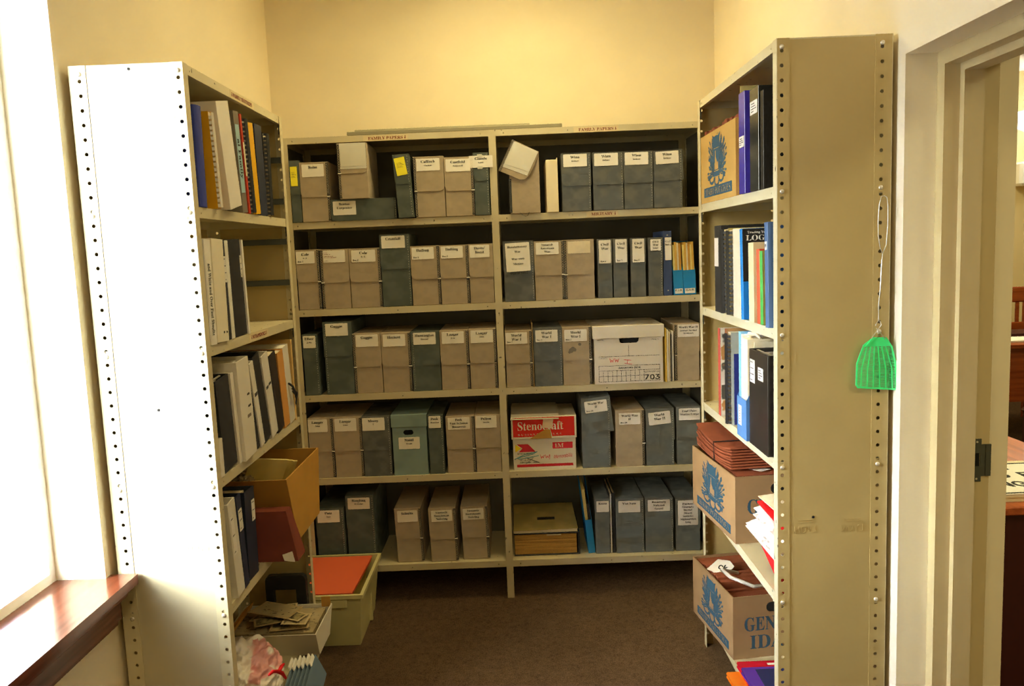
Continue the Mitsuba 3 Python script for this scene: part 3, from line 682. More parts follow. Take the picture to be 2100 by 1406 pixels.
part(kf, 'ribbon', [tube([(tf*.3, -.003, hf*.52), (tf*.55, -.012, hf*.46), (tf*.5, -.02, hf*.38), (tf*.8, -.014, hf*.30)], .004), tube([(tf*.5, -.01, hf*.40), (tf*.95, -.012, hf*.31), (tf*1.15, -.008, hf*.24)], .003), tube([(tf*.45, -.01, hf*.44), (tf*.75, -.022, hf*.36), (tf*.62, -.016, hf*.24), (tf*.9, -.010, hf*.20)], .003)], 'm_black', Mf, True, label='black ribbon')
book(UL, z, 607.0, 609.6, 588, 696, .0, 'thin tan board at the far end of the scrapbook shelf', '#c9a868', depth=.27, lean=0)
z = SL[3]
book(UL, z, 489.7, 503.6, 466, 1023, .004, 'white binder with a spine label on the fourth left shelf', '#d6d4cc', 'binder', page='m_paper', tags=[((.1, .45, .55, .85), '#e4e2dc', 3)])
book(UL, z, 504, 512.5, 483.5, 1012, .002, 'thin navy binder with a white label on the fourth left shelf', '#1a2034', 'binder', tags=[((.1, .62, .9, .85), '#d8d7d2', 3)])
book(UL, z, 513, 531.5, 502.5, 1006, -.001, 'thick navy binder with a white label beside the maroon box', '#151a28', 'binder', tags=[((.62, .62, .95, .86), '#dcdad6', 3)])
# maroon box and the big carton
def walls(b0, b1, z0, t0, t1, z1, th):
    """open-topped carton: bottom rectangle b0-b1 at z0, top rectangle t0-t1 at z1, walls th thick; returns a mesh"""
    def ring(p, q, z): return [(p[0], p[1], z), (q[0], p[1], z), (q[0], q[1], z), (p[0], q[1], z)]
    i = lambda p, q: ((p[0]+th, p[1]+th), (q[0]-th, q[1]-th))
    v = np.array(ring(b0, b1, z0)+ring(t0, t1, z1)+ring(*i(t0, t1), z1)+ring(*i(b0, b1), z0+th))
    f = [[0, 2, 1], [0, 3, 2]]
    for o, p in ((0, 4), (4, 8), (8, 12)):
        for s in range(4):
            q = (s+1) % 4
            f += [[o+s, o+q, p+q], [o+s, p+q, p+s]]
    f += [[12, 13, 14], [12, 14, 15]]
    return trimesh.Trimesh(v, f, process=False)
pbr('m_carton', vary('#b5863f', .05, 8.), .85, spec=.15)
pbr('m_maroon', vary('#6b3324', .08, 10.), .8, spec=.2)
z = SL[3]+.0006
k = thing('maroon_box', 'maroon box with a small white sticker in front of the tall brown carton', 'box')
mt = on('y', -1.03, 581, 1043); 
P8 = [(-.93, -1.044, z), (-.674, -1.044, z), (-.674, -.955, z), (-.93, -.955, z)]
zt = mt[2]; P8 += [(-.93, -1.056, zt), (-.700, -1.056, zt), (-.700, -1.005, zt), (-.93, -1.005, zt)]
part(k, 'body', trimesh.convex.convex_hull(np.array(P8)), 'm_maroon')
a = on('y', -1.0475, 580, 1138); b = on('y', -1.0475, 604, 1151)
part(k, 'sticker', slab_xz(Polygon([(a[0], a[2]+.002), (a[0]+.032, a[2]+.012), (b[0]+.002, b[2]-.0), (b[0]-.032, b[2]+.006)]), -1.0515, -1.0465), 'm_paper', label='white sticker')
k = thing('carton', 'tall open brown carton of papers jutting off the fourth left shelf', 'box')
part(k, 'body', walls((-1.03, -.853), (-.724, -.545), z, (-1.05, -1.00), (-.708, -.56), .885, .005), 'm_carton')
rnd_ = random.Random(3)
part(k, 'inner_flap', bx(-1.04, -.566, .80, -.72, -.562, .885), 'm_carton')
part(thing('paper_pile', 'brownish pile of papers deep in the tall brown carton', 'papers'), 'sheaf', trimesh.convex.convex_hull(np.array([(x, y, .64) for x in (-1.015, -.74) for y in (-.835, -.57)]+[(x, y, .80) for x in (-1.03, -.728) for y in (-.925, -.585)])), 'm_newsprint')
for i in range(3):
    k = thing('folder', ['yellow folder standing highest in the tall brown carton', 'second yellow folder in the tall brown carton', 'lowest yellow folder in the tall brown carton'][i], 'folder')
    part(k, 'sheet', bx(-.085, -.003, 0, .05, .003, .115-.015*i, .001), 'm_manila', xf((-.842+.010*i, -.79+.035*i, .815), .55, .2, -.5))
for i, (x, y, r_) in enumerate(((-.985, -.90, .045), (-.985, -.79, .04), (-.885, -.905, .04), (-.96, -.70, .045))):
    k = thing('crumpled_paper', 'crumpled grey-brown paper in the tall brown carton', 'paper', 'crumpled papers in the carton')
    m = trimesh.creation.icosphere(3, 1.); v = m.vertices; m.vertices = v*(1+.7*(np.abs(meshkit.fbm(v*3.1+5*i, 3, i)-.5)*2-.25))[:, None]*np.array([r_, r_, r_*.8])+np.array([x, y, (.815+r_*.75)])
    part(k, 'sheet', m, 'm_newsprint')
# ---------------------------------------------------------------- right shelving: potato cartons, binders, books
pbr('m_kraft', vary('#b08d52', .04, 14.), .8, spec=.15)
pbr('m_kraft2', vary('#8c7152', .04, 14.), .8, spec=.15)
pbr('m_print', '#1d3a4d', .7)
pbr('m_rust', vary('#743c27', .1, 14.), .75, spec=.2)
def emblem():
    """plant and potatoes round a pennant with the outline of the state, over a banner, in a frame of width 1, height .55 (fractions of the face, x then z)"""
    r = random.Random(5)
    rays = []
    for i in range(190):
        a = r.uniform(-.25, PI+.25); R_ = r.uniform(.13, .26)*(1 if math.sin(a) > .3 else .85)
        cx, cz = .50, .24
        p = (cx+math.cos(a)*R_*1.15, cz+math.sin(a)*R_*1.25)
        q = a+PI/2
        rays.append(Polygon([(cx+math.cos(q)*.012+math.cos(a)*.05, cz+math.sin(q)*.012), (cx-math.cos(q)*.012+math.cos(a)*.05, cz-math.sin(q)*.012), p]))
        if i % 3 == 0: rays.append(affinity.rotate(affinity.scale(Point(*p).buffer(.016, quad_segs=2), 1.5, .6), math.degrees(a)))
    rays = union_all(rays)
    pots = []
    for x, z, w, h in ((.36, .19, .075, .05), (.50, .17, .07, .06), (.62, .19, .075, .05), (.43, .25, .06, .05), (.58, .27, .06, .045)):
        e = affinity.scale(Point(x, z).buffer(1, quad_segs=5), w, h)
        pots.append(e.difference(affinity.scale(e, .72, .6)))
    pen = Polygon([(.40, .20), (.58, .20), (.58, .50), (.60, .545), (.555, .525), (.49, .53), (.43, .525), (.38, .545), (.40, .50)])
    idaho = affinity.affine_transform(Polygon([(0, 0), (1, 0), (1, .40), (.72, .38), (.6, .5), (.42, .66), (.4, 1), (.18, 1), (.16, .65), (.1, .52), (.12, .38), (0, .36)]), [.11, 0, 0, .155, .435, .255])
    bars = union_all([sbox(.415, .245-.004, .565, .249), sbox(.415, .425, .565, .431)])
    plant = union_all([rays.difference(union_all(pots).buffer(.004)), *[p for p in pots]]).difference(pen.buffer(.006))
    ban = sbox(.12, .045, .90, .125)
    txt = union_all([fit_text('IDAHO POTATOES', .052, .70, 'serif', 'c', .51, .060)])
    return union_all([plant, pen.difference(idaho).difference(bars), ban.difference(txt)]).simplify(.0015)
EMB = emblem()
def potato(z, near, far, topy, label, mat, plane=None, dep=.27, text=True, fary=None):
    n, f = (on('x', plane, *near), on('x', plane, *far)) if plane else (on('z', z, *near), on('z', z, *far))
    if fary is not None: f = on('y', fary, *far)
    v = n[:2]-f[:2]; L = float(np.hypot(*v)); ang = math.atan2(v[1], v[0])
    h = Zat(topy, n[0], n[1])-z
    k = thing('potato_carton', label, 'box')
    M = xf((f[0], f[1], z+.0006), ang)
    part(k, 'body', walls((0, 0), (L, dep), 0, (0, 0), (L, dep), h, .004), mat, M)
    E_ = affinity.affine_transform(EMB, [L, 0, 0, h/.58, 0, 0])
    part(k, 'printed_emblem', slab_xz(E_, -.0006, .0002), 'm_print', M, label='dark blue printed emblem with banner lettering')
    if text:
        # the end towards the camera: local +x face, reading along +y
        t = []
        for i, w_ in enumerate(('GENUINE', 'IDAHO')):
            p = fit_text(w_, .050, .25, 'serif', 'l', .042+.020*i, h*.44-i*.066, 1.0)
            t.append(p)
        m = extr(union_all(t), .0008); vv_ = m.vertices.copy(); m.vertices = np.stack([L-.0002+vv_[:, 2], vv_[:, 0], vv_[:, 1]], 1)
        part(k, 'lettering', m, 'm_print', M)
        ov = affinity.translate(sbox(-.03, -.001, .03, .001).buffer(.016, quad_segs=4), .168, h*.80)
        m = extr(ov, .0008); vv_ = m.vertices.copy(); m.vertices = np.stack([L-.0002+vv_[:, 2], vv_[:, 0], vv_[:, 1]], 1)
        part(k, 'hand_hole', m, 'm_hole', M)
    return k, M, L, h
k1, M1, L1, h1 = potato(SR[0], (1509.6, 395.7), (1437.6, 413), 241, 'printed potato carton on the top right shelf with rust-brown folders', 'm_kraft', plane=XR+.003, dep=.28, text=False)
def folders_in(M, L, h, n, lab, grp, y0=.012, y1=.24, top=.03, x0=.01, x1=None, nm='folder', mat='m_rust', seed=1):
    r = random.Random(seed); x1 = x1 or L-.012
    for i in range(n):
        a = x0+(x1-x0)*i/n
        kk = thing(nm, lab, 'folder', grp)
        part(kk, 'cover', bx(a+.001, y0+r.uniform(0, .006), .006, a+(x1-x0)/n-.001, y1, h+top+r.uniform(-.008, .004), .001), mat, M)
folders_in(M1, L1, h1, 13, 'rust-brown folder standing in the potato carton on the top right shelf', 'rust-brown folders in the top potato carton', top=.018)
z = SR[0]
# right of the carton: manila board, violet binder, black binders
k = thing('manila_folder', 'tall manila folder behind the violet binder on the top right shelf', 'folder')
A = UR.a(1512.5, 0, z); hh = Zat(177, XR, YR+.9128-A)-z
part(k, 'cover', [bx(A, .01, .001, A+.0015, .26, hh), bx(A+.0045, .01, .001, A+.006, .26, hh)], 'm_manila', MR@xf((0, 0, z))); part(k, 'sheet', bx(A+.002, .012, .002, A+.004, .25, hh-.006), 'm_paper', MR@xf((0, 0, z)))
book(UR, z, 1516, 1528, None, 190, .006, 'violet-blue binder with a white label on the top right shelf', '#332a86', 'binder', depth=.25, page='m_paper', lean=0, rough=.25, tags=[((.1, .46, .92, .57), '#e3e6ec', 4)])
book(UR, z, 1538.5, 1556, None, 181, .004, 'wide glossy black binder with a white label on the top right shelf', '#1b1d1c', 'binder', depth=.27, page='m_paper', lean=0, rough=.2, tags=[((.08, .75, .92, .88), '#e3e6ec', 4)])
book(UR, z, 1560, 1566, None, 186, .002, 'thin black binder hidden beside the near post on the top right shelf', '#101010', 'binder', depth=.27, lean=0)
z = SR[1]
book(UR, z, 1467, 1480, None, 463, .002, 'large black album with a white spine label on the second right shelf', '#1c1c1d', depth=.27, lean=0, page='m_black', tags=[((.02, .53, .62, .86), '#e2dfda', 0)])
book(UR, z, 1487, 1495.5, 1483, 470, .0, 'black comb-bound book with tan cover on the second right shelf', '#141414', 'comb', side='#b5a865', depth=.22)
book(UR, z, 1496.5, 1503.5, 1494, 471, .0, 'tan book bound with a black comb on the second right shelf', '#1a1a18', 'comb', side='#d3c48e', depth=.22)
book(UR, z, 1504.5, 1519.5, 1503, 469, .003, 'thick cream paperback on the second right shelf', '#e4cfae', depth=.21)
kl, Ml, tl, hl = book(UR, z, 1520.5, 1525.5, 1516.5, 470, .006, 'thin bright blue logbook with black upper cover on the second right shelf', '#1774d2', depth=.215)
part(kl, 'cover_art', [slab_yz(sbox(.001, hl*.42, .214, hl-.001), tl+.0001, tl+.0007)], 'm_black', Ml, label='black printed upper cover')
def on_near(P, t):
    m = extr(P, .0006); v_ = m.vertices.copy(); m.vertices = np.stack([t+v_[:, 2], v_[:, 0], v_[:, 1]], 1); return m
part(kl, 'lettering', [on_near(fit_text('LOGBOOK', .017, .15, 'serif', 'l', .012, hl*.868), tl+.0007), on_near(fit_text('Tracing Your Ancestry', .0075, .13, 'serif', 'l', .016, hl*.945), tl+.0007)], 'm_paper', Ml)
part(kl, 'star', [on_near(Point(.03+.02*((i*7) % 9), hl*(.08+.31*((i*5) % 8)/8)).buffer(.0025, quad_segs=2), tl) for i in range(12)], 'm_paper', Ml, kind='stuff')
book(UR, z, 1536.3, 1546.5, 1534, 498, .006, 'worn cream book with frayed spine on the second right shelf', '#d9c79c', depth=.18)
book(UR, z, 1553, 1559, 1551, 511, .001, 'thin orange-red book on the second right shelf', '#c9553a', depth=.17)
book(UR, z, 1559.8, 1565, 1557, 515, .001, 'thin green book with a colourful cover on the second right shelf', '#3f9a47', side='#a59a45', depth=.16)
book(UR, z, 1570, 1577.5, 1567, 456, .012, 'slate-blue binder with a white label beside the near post', '#45618f', 'binder', depth=.26, page='m_paper', tags=[((.2, .74, .8, .82), '#e2e6ea', 4)])
z = SR[2]
kk_, Mk, tk, hk = book(UR, z, 1473.8, 1478, None, 673, .0, 'red-edged picture book on the third right shelf', '#a8453c', side='#cfc9bd', depth=.2, lean=0)
part(kk_, 'picture', [slab_yz(sbox(.004, hk*.02, .195, hk*.98), tk+.0001, tk+.0006)], 'm_picture', Mk)
book(UR, z, 1488, 1491, None, 674, .002, 'thin brown-edged book on the third right shelf', '#7a4528', side='#b58d5c', depth=.22, lean=0)
kq, Mq, tq, hq = book(UR, z, 1493, 1499, 1491, 681, .004, 'comb-bound book with navy lower cover on the third right shelf', '#121216', 'comb', side='#aab0ac', depth=.215)
part(kq, 'cover_panel', slab_yz(sbox(.012, .002, .213, hq*.77), tq+.0001, tq+.0007), mc('#1d2466'), Mq, label='navy lower cover')
# blue magazine file with folders
def magfile(U, z, pL, pR, pyT, front, label, col, dep, lab=None, lean=0., pLt=None, prot=.006, text=None):
    M, t, h = place(U, z, pL, pR, pLt, pyT, prot, lean if pLt is None else None)
    hf = h*front; k = thing('magazine_file', label, 'magazine file'); e = .0016
    P = Polygon([(0, 0), (dep, 0), (dep, h), (dep*.55, h), (0, hf)])
    m = mc(col, .5)
    part(k, 'body', [bx(0, 0, 0, t, e, hf), slab_yz(P.difference(sbox(-1, -1, e, 9)), 0, e), slab_yz(P.difference(sbox(-1, -1, e, 9)), t-e, t), bx(e, dep-e, 0, t-e, dep, h), bx(e, e, 0, t-e, dep-e, e)], m, M)
    if lab:
        a, b, c, d = lab
        if text: label_plate(k, [text], (a*t, b*hf, c*t, d*hf), -.0004, M, rounded=.001, cap=.0085)
        else:
            p = part(k, 'label', slab_xz(sbox(a*t, b*hf, c*t, d*hf), -.0012, -.0002), 'm_paper', M)
            part(p, 'print', [slab_xz(sbox((a+(c-a)*.3)*t, zz-.001, (a+(c-a)*.6)*t, zz+.001), -.0017, -.0012) for zz in np.linspace(b*hf+.01, d*hf-.01, 6)], mc('#55545c'), M)
    return k, M, t, h, hf, e
km, Mm, tm, hm, hfm, e = magfile(UR, z, 1512, 1531, 693, .40, 'blue magazine file with a white label on the third right shelf', '#4a76b4', .21, (.18, .30, .50, .80), prot=.016)
def inserts(M, t, h, hf, e, items, grp=None, dep=.2):
    x = e+.001; tot = sum(i[1] for i in items); s = (t-2*e-.002)/tot
    for lab, w_, hh, mat in items:
        kk = thing('folder', lab, 'folder', grp)
        part(kk, 'sheet', bx(x+.0003, .006, e+.001, x+w_*s-.0003, dep-.006, h*hh), mat, M); x += w_*s
inserts(Mm, tm, hm, hfm, e, [('light blue folder in the blue magazine file', 1.3, 1.05, mc('#6fa8d8')), ('white papers beside the light blue folder', .8, 1.03, 'm_paper'), ('thick cream papers in the blue magazine file', 2.6, 1.0, 'm_cream')])
k = thing('ribbon', 'crumpled tan cloth ribbon on top of the cream papers', 'ribbon')
rp = Mm@np.array([[tm*.55, .01, hm*.99, 1], [tm*.60, .03, hm*1.02, 1], [tm*.75, .02, hm*1.045, 1], [tm*1.05, .03, hm*1.055, 1], [tm*1.3, .035, hm*1.02, 1]]).T
part(k, 'cloth', tube(rp.T[:, :3], [.004, .007, .008, .007, .004], 7), 'm_cream', None, True)
k = thing('board', 'cream board standing behind the black binder on the third right shelf', 'board')
A = max(UR.a(1534, 0, z), PREV[('R', round(z, 2))][0]+.0015); PREV[('R', round(z, 2))] = (A+.005, 0., .3); part(k, 'sheet', bx(A, .008, .001, A+.005, .26, Zat(701, XR, YR+.9128-A)-z), 'm_cream', MR@xf((0, 0, z)))
book(UR, z, 1537.5, 1575, None, 722, .010, 'wide worn black ring binder with two white labels on the third right shelf', '#1e1b19', 'binder', depth=.25, page='m_paper', lean=0, rough=.22, top=1, tags=[((.06, .66, .33, .90), '#dfe3e6', 4), ((.50, .72, .78, .85), '#dfe6ea', 4)])
# cartons on the lower shelves
z = SR[3]
k2, M2, L2, h2 = potato(z, (1508.7, 1115.5), (1421.5, 1031), 979, 'printed potato carton on the fourth right shelf under brown expanding folders', 'm_kraft2')
z5 = SR[4]
k3, M3, L3, h3 = potato(z5, (1504, 1353), (1422, 1234), 1226, 'printed potato carton on the lowest right shelf', 'm_kraft2', fary=-.545, dep=.26)
folders_in(M2, L2, h2, 8, 'brown folder standing inside the potato carton on the fourth right shelf', 'brown folders in the fourth-shelf carton', top=-.045, seed=3)
folders_in(M3, L3, h3, 10, 'brown folder standing in the potato carton on the lowest right shelf', 'brown folders in the lowest carton', top=-.002, x0=.004, x1=L3*.62, seed=4)
folders_in(M3, L3, h3, 8, 'brown folder in the near part of the lowest carton', 'brown folders in the near part of the lowest carton', top=-.035, x0=L3*.63, x1=L3-.006, seed=6)
def wallet(M, label, lx, ly, n, th, band=None, sag=.0):
    k = thing('expanding_folder', label, 'folder')
    r = random.Random(9)
    for i in range(n):
        z0 = i*th
        xs = np.linspace(0, lx, 7); zz = z0+sag*((xs/lx-.55)**2*4)*(.4+.6*i/n)
        v = []
        o = r.uniform(-.003, .003)
        for x, q in zip(xs, zz): v += [(x, o, q), (x, ly, q), (x, o, q+th*.8), (x, ly, q+th*.8)]
        f = []
        for j in range(6):
            a, b = 4*j, 4*j+4
            f += [[a, a+1, b+1, b], [a+2, b+2, b+3, a+3], [a, b, b+2, a+2], [a+1, a+3, b+3, b+1]]
        f += [[0, 2, 3, 1], [24, 25, 27, 26]]
        f = np.array(f); f = np.vstack([f[:, [0, 1, 2]], f[:, [0, 2, 3]]])
        part(k, 'pleat', trimesh.Trimesh(v, f, process=False), 'm_rust', M)
    if band is not None:
        q = sag*((band/lx-.55)**2*4)
        part(k, 'elastic_band', tube([(band, -.004, q*.4-.001), (band, -.006, n*th+q+.002), (band+.01, ly*.6, n*th+q+.003)], .0022), 'm_black', M)
    return k
wallet(M2@xf((.035, .008, h2+.0025)), 'brown expanding folder with an elastic band atop the potato carton', .36, .23, 8, .0082, .20, sag=.026)
wallet(M2@xf((L2-.185, .012, h2-.046)), 'flat brown folder at the near end of the fourth-shelf potato carton', .17, .235, 4, .012)
k = thing('paper_slip', 'blue-white slip sticking out of the brown folders', 'paper'); part(k, 'sheet', bx(-.04, -.02, 0, .04, .03, .001), 'm_paper', M2@xf((L2-.075, .10, h2+.0035), .5))
# loose things in the lowest carton
k = thing('plastic_bag', 'clear plastic loop of a bag in the lowest potato carton', 'bag')
part(k, 'film', tube([M3[:3, :3]@np.array(p)+M3[:3, 3] for p in [(.20, .10, h3+.004), (.22, .03, h3+.03), (.30, .03, h3+.035), (.36, .09, h3+.02), (.33, .16, h3+.006)]], .007, 7), 'm_sleeve', None, True)
for i, (x, y, a, lab) in enumerate(((.15, .055, .5, 'torn cream scrap with printing in the lowest potato carton'), (.40, .17, -.4, 'small cream scrap at the near side of the lowest potato carton'))):
    k = thing('paper_scrap', lab, 'paper')
    part(k, 'sheet', slab_xz(Polygon([(-.05, -.03), (.04, -.035), (.05, .02), (.02, .035), (-.03, .025)]), 0, .001), 'm_cream', M3@xf((x, y, h3+.012), a, tip=.9))
    if i == 0: part(k, 'print', slab_xz(fit_text('ck', .022, .05, 'sansbold', 'c', .01, -.01), -.0006, 0), 'm_ink', M3@xf((x, y, h3+.012), a, tip=.9))
# red folder and papers near the post on the fourth shelf
k = thing('red_folder', 'bright red folder propped near the post on the fourth right shelf', 'folder')
part(k, 'cover', slab_yz(Polygon([(-1.085, .712), (-1.395, .6075), (-1.395, .660), (-1.10, .722)]), .806, .812), 'm_red')
for i, (tip, c) in enumerate((((.770, -1.15, .722), 'm_paper'), ((.765, -1.17, .738), 'm_newsp2'), ((.772, -1.20, .755), 'm_paper'), ((.782, -1.19, .772), 'm_newsp2'), ((.790, -1.17, .785), 'm_paper'))):
    k = thing('loose_paper', ['lowest', 'second', 'middle', 'fourth', 'topmost'][i]+' white loose paper of the fan over the red folder', 'paper', 'loose papers by the red folder')
    A = np.array(tip); B = A+(.035, -.19, -.045+.004*i); C = B+(.20, .015, .055); D = A+(.20, .02, .05)
    q = np.array([A, B, C, D]); part(k, 'sheet', trimesh.convex.convex_hull(np.vstack([q, q+(0, 0, .0025)])), c)
k = thing('red_folder', 'second red folder lying on the loose papers by the near post', 'folder')
A = np.array((.795, -1.19, .815)); q = np.array([A, A+(.02, -.20, -.03), A+(.2, -.19, .01), A+(.2, .0, .03)])
part(k, 'cover', trimesh.convex.convex_hull(np.vstack([q, q-(0, 0, .004)])), 'm_red')
k = thing('cream_folder', 'cream folder corner above the loose papers by the near post', 'folder')
A = np.array((.795, -1.20, .835)); q = np.array([A, A+(.02, -.20, -.01), A+(.2, -.19, .01), A+(.2, .0, .02)])
part(k, 'cover', trimesh.convex.convex_hull(np.vstack([q, q-(0, 0, .003)])), 'm_cream')
# flat binders on the lowest shelf in front of the carton
z5 = SR[4]+.0006
for lab, col, px_q, wid, z0, z1 in (('orange binder jutting out at the near end of the lowest right shelf', '#e8781c', (1487.6, 1377), .16, z5, z5+.014), ('red binder behind the purple one on the lowest right shelf', '#b3122a', (1508.8, 1355.8), .25, z5+.0145, z5+.030), ('purple binder with a navy panel on the lowest right shelf', '#4b2a86', (1518, 1368), .24, z5+.0305, z5+.046)):
    k = thing('ring_binder', lab, 'binder')
    c = on('z', z1, *px_q); x0, y1 = c[0], min(c[1], -.955)
    P = Polygon([(min(x0+wid, 1.07), y1+.0), (x0+.006, y1-.002), (x0, y1-.010), (x0+.02, -1.374), (min(x0+wid, 1.07), -1.374)])
    th = .0025
    part(k, 'cover', [upright(P, z0, z0+th), upright(P, z1-th, z1)], mc(col, .4)); part(k, 'pages', upright(P.buffer(-.006), z0+th+.0002, z1-th-.0002), mc(col, .4))
    if col == '#4b2a86': part(k, 'panel', upright(sbox(x0+.045, -1.36, min(x0+wid, 1.06), y1-.016), z1, z1+.0008), mc('#1b2146', .4), label='navy panel')
    if col == '#b3122a': part(k, 'label', upright(sbox(x0+.10, y1-.030, x0+.17, y1-.018), z1, z1+.0008), 'm_paper')
# ---------------------------------------------------------------- low things on the left: bin, photo carton, bag, folders, stand
k = thing('plastic_bin', 'translucent cream plastic bin on the carpet at the end of the left shelving', 'bin')
pbr('m_bin', vary('#c9c28e', .03, 10.), .35, spec=.4)
bn0, bn1, bt0, bt1, bz = (-.955, -.405), (-.628, -.06), (-.99, -.462), (-.602, -.022), .243
part(k, 'body', walls(bn0, bn1, .0006, bt0, bt1, bz, .004), 'm_bin')
rim = sbox(bt0[0]-.010, bt0[1]-.010, bt1[0]+.010, bt1[1]+.008).buffer(-.004).buffer(.004, quad_segs=3).difference(sbox(bt0[0]+.004, bt0[1]+.004, bt1[0]-.004, bt1[1]-.004))
part(k, 'rim', upright(rim, bz-.012, bz+.003), 'm_bin')
part(k, 'handle', bx(-.80, bt0[1]-.004, bz-.055, -.66, bt0[1]+.006, bz-.015, .004), 'm_bin')
part(k, 'rib', bx(bn1[0]-.004, -.20, .01, bn1[0]+.016, -.19, .20), 'm_bin')
pbr('m_salmon', '#d4603c', .6)
kf = thing('red_folder', 'salmon-red folders lying on top in the plastic bin', 'folder')
cor = [on('z', bz+.012, *p) for p in [(668, 1214), (728, 1213), (757, 1143), (655, 1142)]]
xr0, xr1, yn0, yf1 = -.86, -.640, -.450, -.045
for i in range(3):
    P = Polygon([(xr0-.1, yn0), (xr1-.004*i, yn0+.002*i), (xr1+.012-.003*i, yf1), (xr0-.1, yf1)])
    part(kf, 'cover', upright(P, bz+.0045-.010*i-.004, bz+.0045-.010*i), 'm_salmon')
k = thing('folder_stack', 'yellow and white folders packed upright in the plastic bin', 'folders')
part(k, 'sheaf', bx(-.95, -.40, .006, -.655, -.08, bz-.032), 'm_manila')
# photo carton
z = SL[4]+.0006
k = thing('photo_carton', 'white low carton heaped with old photographs on the lowest left shelf', 'box')
part(k, 'body', walls((-1.00, -.765), (-.702, -.60), z, (-1.03, -.845), (-.690, -.585), .268, .004), mc('#d6d0c0', .8))
part(k, 'flap', bx(-.73, -.5905, .255, -.695, -.5895, .298), 'm_carton')
part(k, 'inner_flap', trimesh.convex.convex_hull(np.array([(-1.03, -.84, .262), (-1.03, -.60, .262), (-1.0, -.84, .268), (-1.0, -.60, .268), (-.985, -.82, .30), (-.985, -.62, .30)])), 'm_carton')
rr = random.Random(11); pbr('m_sepia', '#a8926a', .7); pbr('m_sepia2', '#c2b088', .7)
k = thing('photo_heap', 'sorted bed of photographs filling the white carton', 'photographs')
part(k, 'sheaf', trimesh.convex.convex_hull(np.array([(x, y, .168) for x in (-.985, -.716) for y in (-.752, -.61)]+[(x, y, .258) for x in (-1.01, -.712) for y in (-.805, -.60)])), 'm_newsprint')
for i in range(11):
    x, y = -.955+.17*rr.random(), -.80+.10*rr.random(); w, h = rr.uniform(.08, .14), rr.uniform(.06, .09)
    if i == 10: x, y, w, h = -.90, -.745, .17, .10
    k = thing('photograph', 'faded old photograph in the white carton', 'photograph', 'old photographs in the carton')
    M = xf((x+.03, y+.04, .2595+.0042*i), rr.uniform(-.5, .5), rr.uniform(-.03, .03), rr.uniform(-.02, .02))
    part(k, 'print', bx(-w/2, -h/2, 0, w/2, h/2, .0016), ['m_sepia', 'm_sepia2'][i % 2], M); part(k, 'picture', bx(-w/2+.008, -h/2+.008, .0016, w/2-.008, h/2-.008, .002), ['m_photo', 'm_newsprint'][i % 3 == 1], M)
# black arched stand behind it
k = thing('black_stand', 'black plastic arch-shaped stand at the back of the lowest left shelf', 'stand')
P = sbox(-.955, z+.001, -.795, .375).buffer(-.02).buffer(.02, quad_segs=4).union(sbox(-.955, z+.001, -.795, .25)).difference(sbox(-.925, 0, -.835, .318))
part(k, 'arch', slab_xz(P, -.560, -.532), 'm_black')
# blue hanging folders with white tabs
p0 = on('z', z+.05, 640, 1352)
for i in range(6):
    k = thing('hanging_folder', ['first', 'second', 'third', 'fourth', 'fifth', 'last'][i]+' blue-grey hanging folder from the aisle beside the plastic bag', 'folder', 'hanging folders on the lowest left shelf')
    M = xf((-.640-.013*i, -.915-.006*i, z+.004), .10, -.42)
    part(k, 'cover', bx(-.006, -.30, .002, .0, 0, .085, .001), mc('#5c6f80', .7), M)
    part(k, 'tab', bx(-.005, -.085+.010*(i % 2), .085, -.001, -.02+.010*(i % 2), .10), 'm_paper', M, label='white paper tab')
# plastic bag: a crumpled blob, open to the right, with a red drawstring
k = thing('plastic_bag', 'crumpled white plastic bag with red print and red drawstring on the lowest left shelf', 'bag')
m = trimesh.creation.icosphere(5, 1.0)
v = m.vertices.copy()
q = meshkit.fbm(v*2.1+3, 4, 5)-.5; rdg = np.abs(meshkit.fbm(v*np.array([3.5, 2.6, 4.5])+9, 4, 2)-.5)
v = v*(1+.45*q[:, None]-.9*(rdg[:, None]-.1))
v = v*np.array([.125, .165, .135])
v[:, 2] = np.maximum(v[:, 2], -.078)
m.vertices = v+np.array([-.875, -1.11, z+.0785])
def bagc(p, n, uv):
    w = tfbm(p.x*9, p.y*7, p.z*9)
    return mix(mi.Color3f(*lin('#e6dfd8')), mi.Color3f(*lin('#d9747a')), smoothstep(.60, .66, w)*smoothstep(.16, .25, p.z)*.7)
pbr('m_bag', proc(bagc), .35, spec=.5)
part(k, 'film', m, 'm_bag', None, True)
a = [on('x', -.675, *p) for p in [(552, 1383), (560, 1376), (570, 1376), (579, 1380), (586, 1390)]]; b = [on('x', -.675, *p) for p in [(571, 1378), (576, 1368), (582, 1361)]]
part(k, 'drawstring', [tube(a, [.004, .005, .006, .006, .004], 6), tube(b, [.006, .006, .004], 6)], 'm_red', None, True, label='red drawstring')
k = thing('photo_book', 'yellowed booklet with a picture slipped into the plastic bag', 'booklet')
M = xf((-.725, -1.30, z+.018), .1, .18, .0)
part(k, 'cover', bx(-.07, -.08, 0, .05, .09, .008), 'm_manila', M); part(k, 'picture', bx(-.055, -.05, .008, .02, .07, .0086), 'm_photo', M)
